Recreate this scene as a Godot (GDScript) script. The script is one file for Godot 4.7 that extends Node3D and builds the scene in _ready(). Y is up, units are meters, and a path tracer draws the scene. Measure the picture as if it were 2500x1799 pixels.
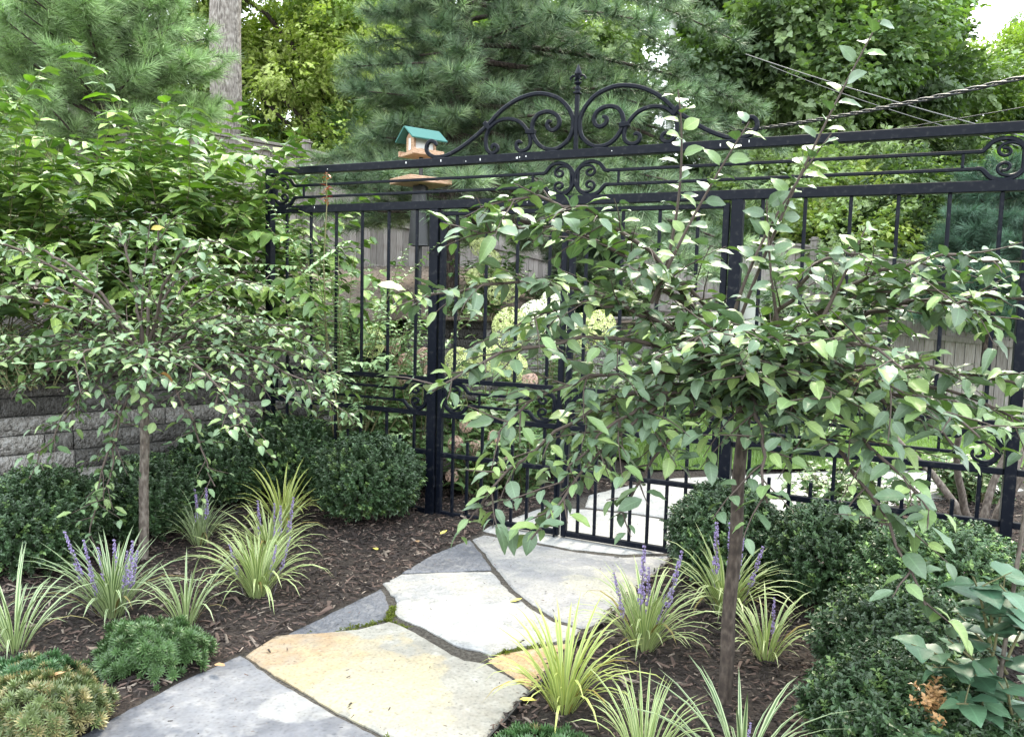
extends Node3D

# ---------------------------------------------------------------- helpers
class Buf:
	var v := PackedVector3Array()
	var n := PackedVector3Array()
	var c := PackedColorArray()
	var uv := PackedVector2Array()
	var i := PackedInt32Array()
	var smooth := false
	func face(a: Vector3, b: Vector3, d: Vector3, col := Color.WHITE) -> void:
		var k := v.size()
		v.append(a); v.append(b); v.append(d)
		c.append(col); c.append(col); c.append(col)
		i.append(k); i.append(k + 1); i.append(k + 2)
		if smooth:
			var m := (d - a).cross(b - a).normalized()
			n.append(m); n.append(m); n.append(m)
	func quad(a: Vector3, b: Vector3, d: Vector3, e: Vector3, col := Color.WHITE) -> void:
		face(a, b, d, col)
		face(a, d, e, col)
	func tri_n(ia: int, ib: int, ic: int) -> void:
		var m := (v[ic] - v[ia]).cross(v[ib] - v[ia])
		if m.dot(n[ia] + n[ib] + n[ic]) >= 0.0:
			i.append(ia); i.append(ib); i.append(ic)
		else:
			i.append(ia); i.append(ic); i.append(ib)
	# rows x cols of points with smooth normals
	func grid(p: PackedVector3Array, cols: int, col: PackedColorArray, flip := 1.0) -> void:
		smooth = true
		var rows := p.size() / cols
		var k := v.size()
		for r in rows:
			for q in cols:
				var dx := p[r * cols + mini(q + 1, cols - 1)] - p[r * cols + maxi(q - 1, 0)]
				var dz := p[mini(r + 1, rows - 1) * cols + q] - p[maxi(r - 1, 0) * cols + q]
				var m := dz.cross(dx) * flip
				if m.length_squared() < 1e-16:
					m = Vector3.UP
				v.append(p[r * cols + q]); n.append(m.normalized())
				c.append(col[r * cols + q] if col.size() else Color.WHITE)
		for r in rows - 1:
			for q in cols - 1:
				var a := k + r * cols + q
				tri_n(a, a + 1, a + cols + 1)
				tri_n(a, a + cols + 1, a + cols)
	func tube(p: PackedVector3Array, r0: float, r1: float, sides := 6, col := Color.WHITE, jag := 0.0) -> void:
		smooth = true
		var k := v.size()
		var m := p.size()
		var side := Vector3.RIGHT
		for j in m:
			var t := (p[mini(j + 1, m - 1)] - p[maxi(j - 1, 0)]).normalized()
			if absf(t.dot(side)) > 0.9 or j == 0:
				side = Vector3.RIGHT if absf(t.x) < 0.8 else Vector3.UP
			side = (side - t * t.dot(side)).normalized()
			var up := t.cross(side)
			var r := lerpf(r0, r1, float(j) / maxf(1.0, m - 1))
			for s in sides + 1:
				var a := TAU * s / sides
				var d := side * cos(a) + up * sin(a)
				var jj := 1.0 + jag * sin(s % sides * 2.7 + j * 1.3)
				v.append(p[j] + d * r * jj); n.append(d); c.append(col)
		for j in m - 1:
			for s in sides:
				var a := k + j * (sides + 1) + s
				tri_n(a, a + 1, a + sides + 2)
				tri_n(a, a + sides + 2, a + sides + 1)
	func lathe(prof: PackedVector2Array, at: Vector3, sides := 10, sq := 1.0, col := Color.WHITE) -> void:
		smooth = true
		var k := v.size()
		for j in prof.size():
			var t := prof[mini(j + 1, prof.size() - 1)] - prof[maxi(j - 1, 0)]
			for s in sides + 1:
				var a := TAU * s / sides
				var d := Vector3(cos(a), 0, sin(a) * sq)
				v.append(at + d * prof[j].x + Vector3.UP * prof[j].y)
				n.append((d * t.y - Vector3.UP * t.x + d * 1e-5).normalized()); c.append(col)
		for j in prof.size() - 1:
			for s in sides:
				var a := k + j * (sides + 1) + s
				tri_n(a, a + 1, a + sides + 2)
				tri_n(a, a + sides + 2, a + sides + 1)
	# chamfered box given by two corners
	func box(a: Vector3, b: Vector3, ch := 0.004, col := Color.WHITE) -> void:
		var lo := a.min(b)
		var hi := a.max(b)
		var s := hi - lo
		ch = minf(ch, minf(s.x, minf(s.y, s.z)) * 0.3)
		var e := (lo + hi) / 2
		var h := s / 2
		var g := h - Vector3.ONE * ch
		for ax in 3:
			for sg in [-1.0, 1.0]:
				var u := Vector3.ZERO; var w := Vector3.ZERO; var o := Vector3.ZERO
				o[ax] = h[ax] * sg; u[(ax + 1) % 3] = g[(ax + 1) % 3]; w[(ax + 2) % 3] = g[(ax + 2) % 3]
				if sg > 0: quad(e + o - u - w, e + o - u + w, e + o + u + w, e + o + u - w, col)
				else: quad(e + o - u - w, e + o + u - w, e + o + u + w, e + o - u + w, col)
		for ax in 3:
			var b1 := (ax + 1) % 3
			var b2 := (ax + 2) % 3
			for s1 in [-1.0, 1.0]:
				for s2 in [-1.0, 1.0]:
					var l := Vector3.ZERO; l[ax] = g[ax]
					var p := Vector3.ZERO; p[b1] = h[b1] * s1; p[b2] = g[b2] * s2
					var q := Vector3.ZERO; q[b1] = g[b1] * s1; q[b2] = h[b2] * s2
					quad(e + p - l, e + p + l, e + q + l, e + q - l, col)
	# flat bar of w x dep bent along points in the xy plane
	func strap(p: PackedVector3Array, w: float, dep: float, taper := 0.5) -> void:
		var m := p.size()
		var ring := []
		for j in m:
			var t := (p[mini(j + 1, m - 1)] - p[maxi(j - 1, 0)]).normalized()
			var s := Vector3(-t.y, t.x, 0)
			var e := minf(1.0, minf(j, m - 1 - j) / 4.0)
			var hw := w / 2 * lerpf(taper, 1.0, e)
			var q := hw * 0.6
			var d := dep / 2
			var dq := d * 0.6
			ring.append([p[j] + s * hw + Vector3(0, 0, dq), p[j] + s * q + Vector3(0, 0, d), p[j] - s * q + Vector3(0, 0, d), p[j] - s * hw + Vector3(0, 0, dq),
				p[j] - s * hw - Vector3(0, 0, dq), p[j] - s * q - Vector3(0, 0, d), p[j] + s * q - Vector3(0, 0, d), p[j] + s * hw - Vector3(0, 0, dq)])
		for j in m - 1:
			for s in 8:
				quad(ring[j][s], ring[j][(s + 1) % 8], ring[j + 1][(s + 1) % 8], ring[j + 1][s])
		for j in [0, m - 1]:
			for s in 6:
				face(ring[j][0], ring[j][s + 1], ring[j][s + 2])
	func mesh() -> ArrayMesh:
		var a := []
		a.resize(Mesh.ARRAY_MAX)
		a[Mesh.ARRAY_VERTEX] = v
		if n.size() == v.size(): a[Mesh.ARRAY_NORMAL] = n
		if uv.size() == v.size(): a[Mesh.ARRAY_TEX_UV] = uv
		a[Mesh.ARRAY_COLOR] = c
		a[Mesh.ARRAY_INDEX] = i
		var am := ArrayMesh.new()
		am.add_surface_from_arrays(Mesh.PRIMITIVE_TRIANGLES, a)
		return am

var M := {}
var taken := {}
var eye := Vector3(0, 1.5, 0)
var cam_right := Vector3.RIGHT
var cam_up := Vector3.UP
var cam_fwd := Vector3.FORWARD
var rng := RandomNumberGenerator.new()

func rf(a: float, b: float) -> float:
	return rng.randf_range(a, b)
func rv(s: float) -> Vector3:
	return Vector3(rf(-s, s), rf(-s, s), rf(-s, s))
func lin(r: float, g: float, b: float) -> Color:
	return Color(r, g, b).linear_to_srgb()
func numbered(called: String) -> String:
	var k: int = taken.get(called, 0)
	taken[called] = k + 1
	return called if k == 0 else "%s_%03d" % [called, k]
func tag(o: Node3D, label: String, category: String, group := "") -> void:
	o.set_meta("label", label)
	o.set_meta("category", category)
	if group: o.set_meta("group", group)
func thing(called: String, label: String, category: String, at := Vector3.ZERO, turn := 0.0, group := "") -> Node3D:
	var o := Node3D.new()
	o.name = numbered(called)
	o.position = at
	o.rotation.y = turn
	tag(o, label, category, group)
	add_child(o)
	return o
func part(parent: Node3D, called: String, m: Mesh, mat: Material) -> MeshInstance3D:
	var o := MeshInstance3D.new()
	var key := "%d/%s" % [parent.get_instance_id(), called]
	var k: int = taken.get(key, 0)
	taken[key] = k + 1
	o.name = called if k == 0 else "%s_%03d" % [called, k]
	o.mesh = m
	o.material_override = mat
	parent.add_child(o)
	return o
func structure(called: String, m: Mesh, mat: Material) -> MeshInstance3D:
	var o := MeshInstance3D.new()
	o.name = numbered(called)
	o.mesh = m
	o.material_override = mat
	o.set_meta("kind", "structure")
	add_child(o)
	return o
func scatter(parent: Node3D, called: String, m: Mesh, mat: Material, xf: Array, tint: Array) -> MultiMeshInstance3D:
	var mm := MultiMesh.new()
	mm.transform_format = MultiMesh.TRANSFORM_3D
	mm.use_colors = true
	mm.mesh = m
	mm.instance_count = xf.size()
	for k in xf.size():
		mm.set_instance_transform(k, xf[k])
		mm.set_instance_color(k, tint[k])
	var o := MultiMeshInstance3D.new()
	o.multimesh = mm
	o.material_override = mat
	o.set_meta("kind", "stuff")
	var key := "%d/%s" % [parent.get_instance_id(), called]
	var k: int = taken.get(key, 0)
	taken[key] = k + 1
	o.name = called if k == 0 else "%s_%03d" % [called, k]
	parent.add_child(o)
	return o

func std(called: String, col: Color, rough: float, metal := 0.0) -> StandardMaterial3D:
	var m := StandardMaterial3D.new()
	m.resource_name = called
	m.albedo_color = col
	m.roughness = rough
	m.metallic = metal
	M[called] = m
	return m
func vert(called: String, rough: float, back := Color.BLACK, col := Color.WHITE) -> StandardMaterial3D:
	var m := std(called, col, rough)
	m.vertex_color_use_as_albedo = true
	if back != Color.BLACK:
		m.backlight_enabled = true
		m.backlight = back
	return m
func noise_tex(size: int, freq: float, stops: Array, sd: int, oct := 4) -> NoiseTexture2D:
	var f := FastNoiseLite.new()
	f.seed = sd
	f.noise_type = FastNoiseLite.TYPE_SIMPLEX_SMOOTH
	f.frequency = freq
	f.fractal_octaves = oct
	var t := NoiseTexture2D.new()
	t.width = size
	t.height = size
	t.seamless = true
	t.noise = f
	if stops.size():
		var g := Gradient.new()
		var o := PackedFloat32Array()
		var cc := PackedColorArray()
		for s in stops:
			o.append(s[0]); cc.append(s[1])
		g.offsets = o
		g.colors = cc
		t.color_ramp = g
	return t
func tri(m: StandardMaterial3D, scale: Vector3, world := false) -> void:
	m.uv1_triplanar = true
	m.uv1_world_triplanar = world
	m.uv1_scale = scale

# ---------------------------------------------------------------- plant pieces
# leaf: base at the origin, along +z, upper side +y, length 1
func vein_tex() -> ImageTexture:
	var im := Image.create_empty(64, 128, false, Image.FORMAT_RGB8)
	for y in 128:
		for x in 64:
			var u := absf((x + 0.5) / 32.0 - 1.0)
			var v := (y + 0.5) / 128.0
			var s := fposmod((v - u * 0.16) * 8.0, 1.0)
			var k := 0.66 + 0.16 * sin(s * PI) - 0.05 * u
			if s < 0.14: k = 0.86 - 0.12 * u
			if u < 0.07: k = 1.0
			im.set_pixel(x, y, Color(k * 0.98, k, k * 0.94).linear_to_srgb())
	return ImageTexture.create_from_image(im)
func leaf_mesh(wide: float, fold: float, droop: float, belly: float, sd: int, rows := 6) -> ArrayMesh:
	var r := RandomNumberGenerator.new()
	r.seed = sd
	var p := PackedVector3Array()
	var c := PackedColorArray()
	var tw := r.randf_range(-0.25, 0.25)
	for k in rows + 1:
		var t := float(k) / rows
		var w := wide * 0.5 * pow(sin(PI * pow(t, belly)), 0.85)
		if k == 0: w = 0.012
		if k == rows: w = 0.006
		var dr := -droop * t * t
		for q in 5:
			var s := (q - 2) / 2.0
			var x := s * w
			var rip := (0.022 * sin(k * 2.4 + q * 3.0 + sd) if absf(s) > 0.9 else 0.0)
			p.append(Vector3(x, dr + fold * absf(x) + rip + tw * x * t, t * (1.0 - 0.25 * droop)))
			var b := 1.15 if q == 2 else (0.95 if (k + absi(q - 2)) % 2 else 1.03)
			c.append(Color(b, b, b))
	var m := Buf.new()
	m.grid(p, 5, c)
	for k in rows + 1:
		for q in 5:
			m.uv.append(Vector2(q / 4.0, float(k) / rows))
	return m.mesh()
# several small leaves on a twig, for distant crowns and clipped bushes
func spray_mesh(count: int, reach: float, size: float, wide: float, sd: int, upright := 0.0) -> ArrayMesh:
	var r := RandomNumberGenerator.new()
	r.seed = sd
	var m := Buf.new()
	for k in count:
		var t := (k + 0.5) / count
		var a := k * 2.4 + r.randf() * 0.8
		var base := Vector3(r.randf_range(-1, 1) * reach * 0.3 * (1 - upright), r.randf_range(-1, 1) * reach * 0.3 * (1 - upright), t * reach)
		var d := Vector3(cos(a), sin(a) * lerpf(0.5, 1.0, upright), 0.55 + r.randf() * 0.5).normalized()
		var up := (Vector3(r.randf_range(-0.5, 0.5), 1, r.randf_range(-0.5, 0.5)) if upright < 0.5 else Vector3(-d.x * 0.6, -d.y * 0.6, 1)).normalized()
		var x := up.cross(d).normalized()
		var y := d.cross(x)
		var l := size * r.randf_range(0.7, 1.15)
		var h := l * wide * 0.5
		var b := r.randf_range(0.8, 1.2)
		var col := Color(b, b, b * r.randf_range(0.8, 1.1))
		var q := base + d * l * 0.45
		var e := base + d * l - y * l * 0.15
		m.face(base, q + x * h + y * h * 0.35, e, col)
		m.face(base, e, q - x * h + y * h * 0.35, col)
	return m.mesh()
func tuft_mesh(count: int, length: float, wide: float, sd: int) -> ArrayMesh:
	var r := RandomNumberGenerator.new()
	r.seed = sd
	var m := Buf.new()
	for k in count:
		var a := k * 2.39996
		var open := r.randf_range(0.15, 1.25)
		var d := Vector3(cos(a) * sin(open), sin(a) * sin(open), cos(open))
		var base := Vector3(0, 0, -r.randf() * length * 0.6)
		var x := d.cross(Vector3(r.randf() - 0.5, r.randf() - 0.5, r.randf() - 0.5)).normalized() * wide * 0.5
		var l := length * r.randf_range(0.75, 1.1)
		var b := r.randf_range(0.6, 1.4)
		var bend := Vector3.DOWN * l * 0.06
		m.face(base - x, base + x, base + d * l + bend, Color(b, b, b))
	return m.mesh()
func blade_mesh(bend: float, sd: int, wide: float, edge: Color, mid: Color) -> ArrayMesh:
	var p := PackedVector3Array()
	var c := PackedColorArray()
	var th := 0.10
	var at := Vector3.ZERO
	var xs := [-1.0, -0.52, -0.44, 0.44, 0.52, 1.0]
	for k in 7:
		var t := k / 6.0
		var w := wide * 0.5 * minf(1.0, 0.55 + t * 1.6) * (1.0 if t < 0.55 else pow(maxf(0.0, (1.0 - t) / 0.45), 0.7))
		var d := Vector3(0, cos(th), sin(th))
		var nn := Vector3(0, -sin(th), cos(th))
		for q in 6:
			p.append(at + Vector3(xs[q] * w, 0, 0) - nn * absf(xs[q]) * w * 0.35)
			var e: Color = edge if (q < 2 or q > 3) else mid
			c.append(e.lerp(Color(0.5, 0.6, 0.25), 0.35 * (1.0 - t)))
		at += d / 6.0
		th += bend / 6.0 * (0.4 + 1.2 * t) + 0.03 * sin(sd * 3.1 + k)
	var m := Buf.new()
	m.grid(p, 6, c)
	return m.mesh()
func leaf_at(pos: Vector3, dir: Vector3, up: Vector3, size: float, w := 1.0) -> Transform3D:
	var z := dir.normalized()
	var x := up.cross(z)
	if x.length_squared() < 1e-4: x = Vector3.RIGHT.cross(z)
	x = x.normalized()
	return Transform3D(Basis(x * size * w, z.cross(x) * size, z * size), pos)
func grow(start: Vector3, dir: Vector3, length: float, n: int, droop: float, wander: float) -> PackedVector3Array:
	var p := PackedVector3Array([start])
	var d := dir.normalized()
	var st := length / n
	for k in n:
		d = (d + Vector3.DOWN * droop * st + rv(wander)).normalized()
		p.append(p[k] + d * st)
	return p
func along(p: PackedVector3Array, t: float) -> Vector3:
	var f := clampf(t, 0, 1) * (p.size() - 1)
	var k := mini(int(f), p.size() - 2)
	return p[k].lerp(p[k + 1], f - k)
func heading(p: PackedVector3Array, t: float) -> Vector3:
	var k := mini(int(clampf(t, 0, 1) * (p.size() - 1)), p.size() - 2)
	return (p[k + 1] - p[k]).normalized()
func screen(p: Vector3) -> Vector3:
	var d := p - eye
	var z := d.dot(cam_fwd)
	if z < 0.3: return Vector3(9, 9, z)
	return Vector3(d.dot(cam_right) / z / 0.6628, d.dot(cam_up) / z / 0.4769, z)
func palette(called: String, cols: Array, rough: float, back: Color) -> Array:
	var out := []
	for k in cols.size():
		var c: Color = cols[k]
		var m := vert("%s %d" % [called, k], rough, back, Color(c.r * 1.25, c.g * 1.25, c.b * 1.25).linear_to_srgb())
		m.albedo_texture = M["veins"]
		out.append(m)
	return out
# the leaves that show largest become parts, the rest one mass
func leaves(o: Node3D, xf: Array, meshes: Array, pal: Array, cols: Array, white: Material, most: int, called := "leaf", mass := "foliage") -> void:
	var order := []
	for k in xf.size():
		var t: Transform3D = xf[k]
		var s := screen(o.transform * (t.origin + t.basis.z * 0.5))
		var show := t.basis.z.length() / s.z if absf(s.x) < 1.0 and absf(s.y) < 1.0 else 0.0
		order.append([-show, k])
	order.sort()
	var rest := []
	var tint := []
	for j in order.size():
		var k: int = order[j][1]
		var pick := int(rng.randi() % cols.size())
		if j < most and order[j][0] < -0.008:
			var q := part(o, called, meshes[rng.randi() % meshes.size()], pal[pick])
			q.transform = xf[k]
		else:
			rest.append(xf[k])
			var c: Color = cols[pick]
			var f := rf(0.85, 1.15)
			tint.append(Color(c.r * f, c.g * f, c.b * f))
	if rest.size():
		scatter(o, mass, meshes[0], white, rest, tint)

# ---------------------------------------------------------------- terrain
var path_outline := PackedVector2Array([Vector2(-1.75, -1.7), Vector2(-1.486, -2.325), Vector2(-1.253, -2.862), Vector2(-1.10, -3.105), Vector2(-1.038, -3.185), Vector2(-0.967, -3.298), Vector2(-0.648, -3.88), Vector2(-0.576, -4.076), Vector2(-0.435, -4.424), Vector2(-0.241, -4.719), Vector2(-0.163, -4.925), Vector2(0.033, -5.215), Vector2(0.259, -5.532), Vector2(0.61, -5.9), Vector2(0.87, -6.15), Vector2(1.43, -6.58), Vector2(1.9, -6.75), Vector2(3.0, -7.15), Vector2(4.3, -7.5), Vector2(4.5, -6.5), Vector2(3.0, -5.85), Vector2(1.9, -5.35), Vector2(1.353, -5.35), Vector2(1.208, -5.227), Vector2(1.095, -4.909), Vector2(0.982, -4.523), Vector2(0.813, -4.18), Vector2(0.621, -3.849), Vector2(0.442, -3.5), Vector2(0.31, -3.3), Vector2(0.247, -3.21), Vector2(0.106, -2.889), Vector2(0.048, -2.77), Vector2(-0.005, -2.643), Vector2(-0.06, -2.535), Vector2(-0.3, -1.7)])
var wall_line := [Vector3(-8.4, 0.875, -0.6), Vector3(-3.0, 0.875, -5.28), Vector3(-1.95, 1.0, -6.19), Vector3(-1.98, 1.25, -6.5), Vector3(-1.5, 1.25, -7.5), Vector3(-1.34, 1.25, -9.4), Vector3(-0.2, 1.25, -9.4), Vector3(0.7, 1.25, -9.9), Vector3(2.3, 1.25, -11.4), Vector3(4.5, 1.25, -12.3), Vector3(12, 1.25, -12.6)]
var ground_noise := FastNoiseLite.new()

func hill_height(x: float, z: float) -> float:
	var h := maxf(0.82, 1.2 + 0.13 * (-z - 7.0))
	h = minf(h, 2.05)
	var r := 1.2 + 0.03 * maxf(0.0, -z - 9.4)
	h = lerpf(h, minf(h, r), smoothstep(-0.6, 1.2, x))
	return h + 0.03 * ground_noise.get_noise_2d(x * 60, z * 60)
func ground_height(x: float, z: float) -> float:
	return 0.012 + 0.022 * ground_noise.get_noise_2d(x * 70, z * 70) + 0.012 * ground_noise.get_noise_2d(x * 400, z * 400)
func on_path(x: float, z: float) -> bool:
	return Geometry2D.is_point_in_polygon(Vector2(x, z), path_outline)
func path_gap(x: float, z: float) -> float:
	var b := 99.0
	for k in path_outline.size():
		var q := Geometry2D.get_closest_point_to_segment(Vector2(x, z), path_outline[k], path_outline[(k + 1) % path_outline.size()])
		b = minf(b, q.distance_to(Vector2(x, z)))
	return b

func _ready() -> void:
	rng.seed = 4711
	ground_noise.seed = 9
	ground_noise.frequency = 0.01
	# camera
	var roll := atan(0.026)
	var pitch := deg_to_rad(5.0735)
	cam_fwd = Vector3(0, -sin(pitch), -cos(pitch))
	var u0 := Vector3.RIGHT.cross(cam_fwd)
	cam_right = Vector3.RIGHT * cos(roll) + u0 * sin(roll)
	cam_up = u0 * cos(roll) - Vector3.RIGHT * sin(roll)
	var cam := Camera3D.new()
	cam.name = "camera"
	cam.fov = 50.996
	cam.near = 0.05
	cam.far = 600.0
	cam.transform = Transform3D(Basis(cam_right, cam_up, -cam_fwd), eye)
	add_child(cam)
	cam.current = true
	# sky, sun, exposure
	var we := WorldEnvironment.new()
	we.name = "world"
	var env := Environment.new()
	env.background_mode = Environment.BG_SKY
	var sky := Sky.new()
	var sm := ProceduralSkyMaterial.new()
	sm.sky_top_color = Color(0.93, 0.97, 1.0)
	sm.sky_horizon_color = Color(0.97, 0.98, 0.98)
	sm.sky_energy_multiplier = 1.0
	sm.ground_bottom_color = Color(0.2, 0.2, 0.17)
	sm.ground_horizon_color = Color(0.45, 0.47, 0.42)
	sky.sky_material = sm
	env.sky = sky
	env.tonemap_mode = Environment.TONE_MAPPER_LINEAR
	env.tonemap_exposure = 4.7
	env.sdfgi_enabled = true
	env.ssao_enabled = true
	env.ssil_enabled = true
	we.environment = env
	add_child(we)
	var sun := DirectionalLight3D.new()
	sun.name = "sun"
	sun.light_energy = 0.45
	sun.light_color = Color(1.0, 0.96, 0.88)
	sun.light_angular_distance = 14.0
	sun.shadow_enabled = true
	sun.look_at_from_position(Vector3(2.5, 8.5, -6.0), Vector3.ZERO, Vector3.UP)
	add_child(sun)

	make_materials()
	make_ground()
	make_path()
	make_walls()
	make_wood_fences()
	make_iron_fence()
	make_feeder()
	make_background()
	make_pines()
	make_shrubs()
	make_crab_trees()
	make_boxwoods()
	make_lilyturf()
	make_mats()
	make_small_things()

func make_materials() -> void:
	var metal := std("black metal", lin(0.0035, 0.005, 0.010), 0.36)
	metal.roughness_texture = noise_tex(256, 0.02, [[0.0, Color(0.75, 0.75, 0.75)], [1.0, Color(1, 1, 1)]], 3)
	metal.roughness = 0.46
	metal.metallic_specular = 0.25
	metal.albedo_color = Color.WHITE
	metal.albedo_texture = noise_tex(512, 0.03, [[0.0, lin(0.003, 0.0045, 0.0095)], [0.62, lin(0.0042, 0.0058, 0.011)], [0.8, lin(0.014, 0.015, 0.019)], [0.95, lin(0.05, 0.05, 0.05)]], 4, 5)
	tri(metal, Vector3.ONE * 1.5)
	var bark := std("young bark", Color.WHITE, 0.85)
	bark.albedo_texture = noise_tex(256, 0.03, [[0.25, lin(0.07, 0.055, 0.045)], [0.55, lin(0.15, 0.12, 0.10)], [0.8, lin(0.24, 0.21, 0.18)]], 5)
	tri(bark, Vector3(6, 2.2, 6))
	var bark2 := std("old bark", Color.WHITE, 0.95)
	bark2.albedo_texture = noise_tex(512, 0.02, [[0.2, lin(0.10, 0.085, 0.075)], [0.5, lin(0.24, 0.21, 0.185)], [0.8, lin(0.36, 0.33, 0.30)]], 6, 5)
	bark2.heightmap_enabled = true
	bark2.heightmap_texture = noise_tex(512, 0.02, [], 6, 5)
	bark2.heightmap_scale = 3.0
	tri(bark2, Vector3(3.0, 0.7, 3.0))
	var bark3 := std("pine bark", Color.WHITE, 0.95)
	bark3.albedo_texture = noise_tex(256, 0.03, [[0.2, lin(0.025, 0.018, 0.016)], [0.5, lin(0.07, 0.05, 0.042)], [0.8, lin(0.13, 0.10, 0.085)]], 7, 5)
	bark3.heightmap_enabled = true
	bark3.heightmap_texture = noise_tex(256, 0.03, [], 7, 5)
	bark3.heightmap_scale = 3.0
	tri(bark3, Vector3(5.0, 1.4, 5.0))
	var bark4: StandardMaterial3D = bark.duplicate()
	bark4.albedo_color = lin(0.42, 0.38, 0.36)
	M["dark bark"] = bark4
	std("twig", lin(0.075, 0.055, 0.045), 0.8)
	std("green twig", lin(0.16, 0.15, 0.07), 0.7)
	var mulch := vert("mulch", 0.95)
	mulch.albedo_texture = noise_tex(1024, 0.045, [[0.2, lin(0.35, 0.32, 0.30)], [0.5, lin(0.8, 0.72, 0.68)], [0.75, lin(1, 1, 1)]], 11, 4)
	mulch.heightmap_enabled = true
	mulch.heightmap_texture = noise_tex(512, 0.06, [], 12, 3)
	mulch.heightmap_scale = 1.5
	tri(mulch, Vector3.ONE * 0.9, true)
	vert("chip", 0.9)
	var block := vert("block", 0.95)
	block.albedo_texture = noise_tex(512, 0.025, [[0.15, lin(0.28, 0.26, 0.24)], [0.45, lin(0.72, 0.68, 0.64)], [0.8, lin(1, 1, 1)]], 15, 5)
	block.heightmap_enabled = true
	block.heightmap_texture = noise_tex(512, 0.04, [], 16, 4)
	block.heightmap_scale = 2.4
	tri(block, Vector3.ONE * 1.6)
	var wood := vert("weathered wood", 0.9)
	wood.albedo_texture = noise_tex(512, 0.02, [[0.15, lin(0.55, 0.5, 0.47)], [0.5, lin(0.85, 0.82, 0.8)], [0.85, lin(1, 1, 1)]], 18, 5)
	tri(wood, Vector3(5, 0.35, 5), true)
	var tanw := std("tan plastic", Color.WHITE, 0.7)
	tanw.albedo_texture = noise_tex(256, 0.03, [[0.2, lin(0.30, 0.18, 0.11)], [0.5, lin(0.46, 0.28, 0.18)], [0.85, lin(0.56, 0.37, 0.26)]], 51, 5)
	tri(tanw, Vector3(2, 9, 9))
	std("green plastic", lin(0.045, 0.15, 0.135), 0.85)
	std("white plastic", lin(0.72, 0.72, 0.70), 0.5)
	std("clear pane", lin(0.6, 0.6, 0.58), 0.2)
	std("cable", lin(0.02, 0.02, 0.022), 0.5)
	std("wire", lin(0.14, 0.14, 0.145), 0.6)
	std("edging", lin(0.012, 0.012, 0.013), 0.6)
	std("pole", lin(0.55, 0.55, 0.54), 0.7)
	M["veins"] = vein_tex()
	vert("leaf soft", 0.40, Color(0.42, 0.52, 0.15), lin(1.25, 1.25, 1.25))
	M["leaf soft"].albedo_texture = M["veins"]
	vert("leaf gloss", 0.38, Color(0.25, 0.32, 0.12))
	vert("far leaf", 0.5, Color(0.75, 0.85, 0.3))
	vert("needle", 0.5, Color(0.4, 0.5, 0.22))
	vert("blade", 0.45, Color(0.45, 0.5, 0.25))
	vert("dry blade", 0.7, Color(0.3, 0.25, 0.1), lin(0.62, 0.42, 0.26))
	vert("petal", 0.8, Color(0.4, 0.4, 0.3))

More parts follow.
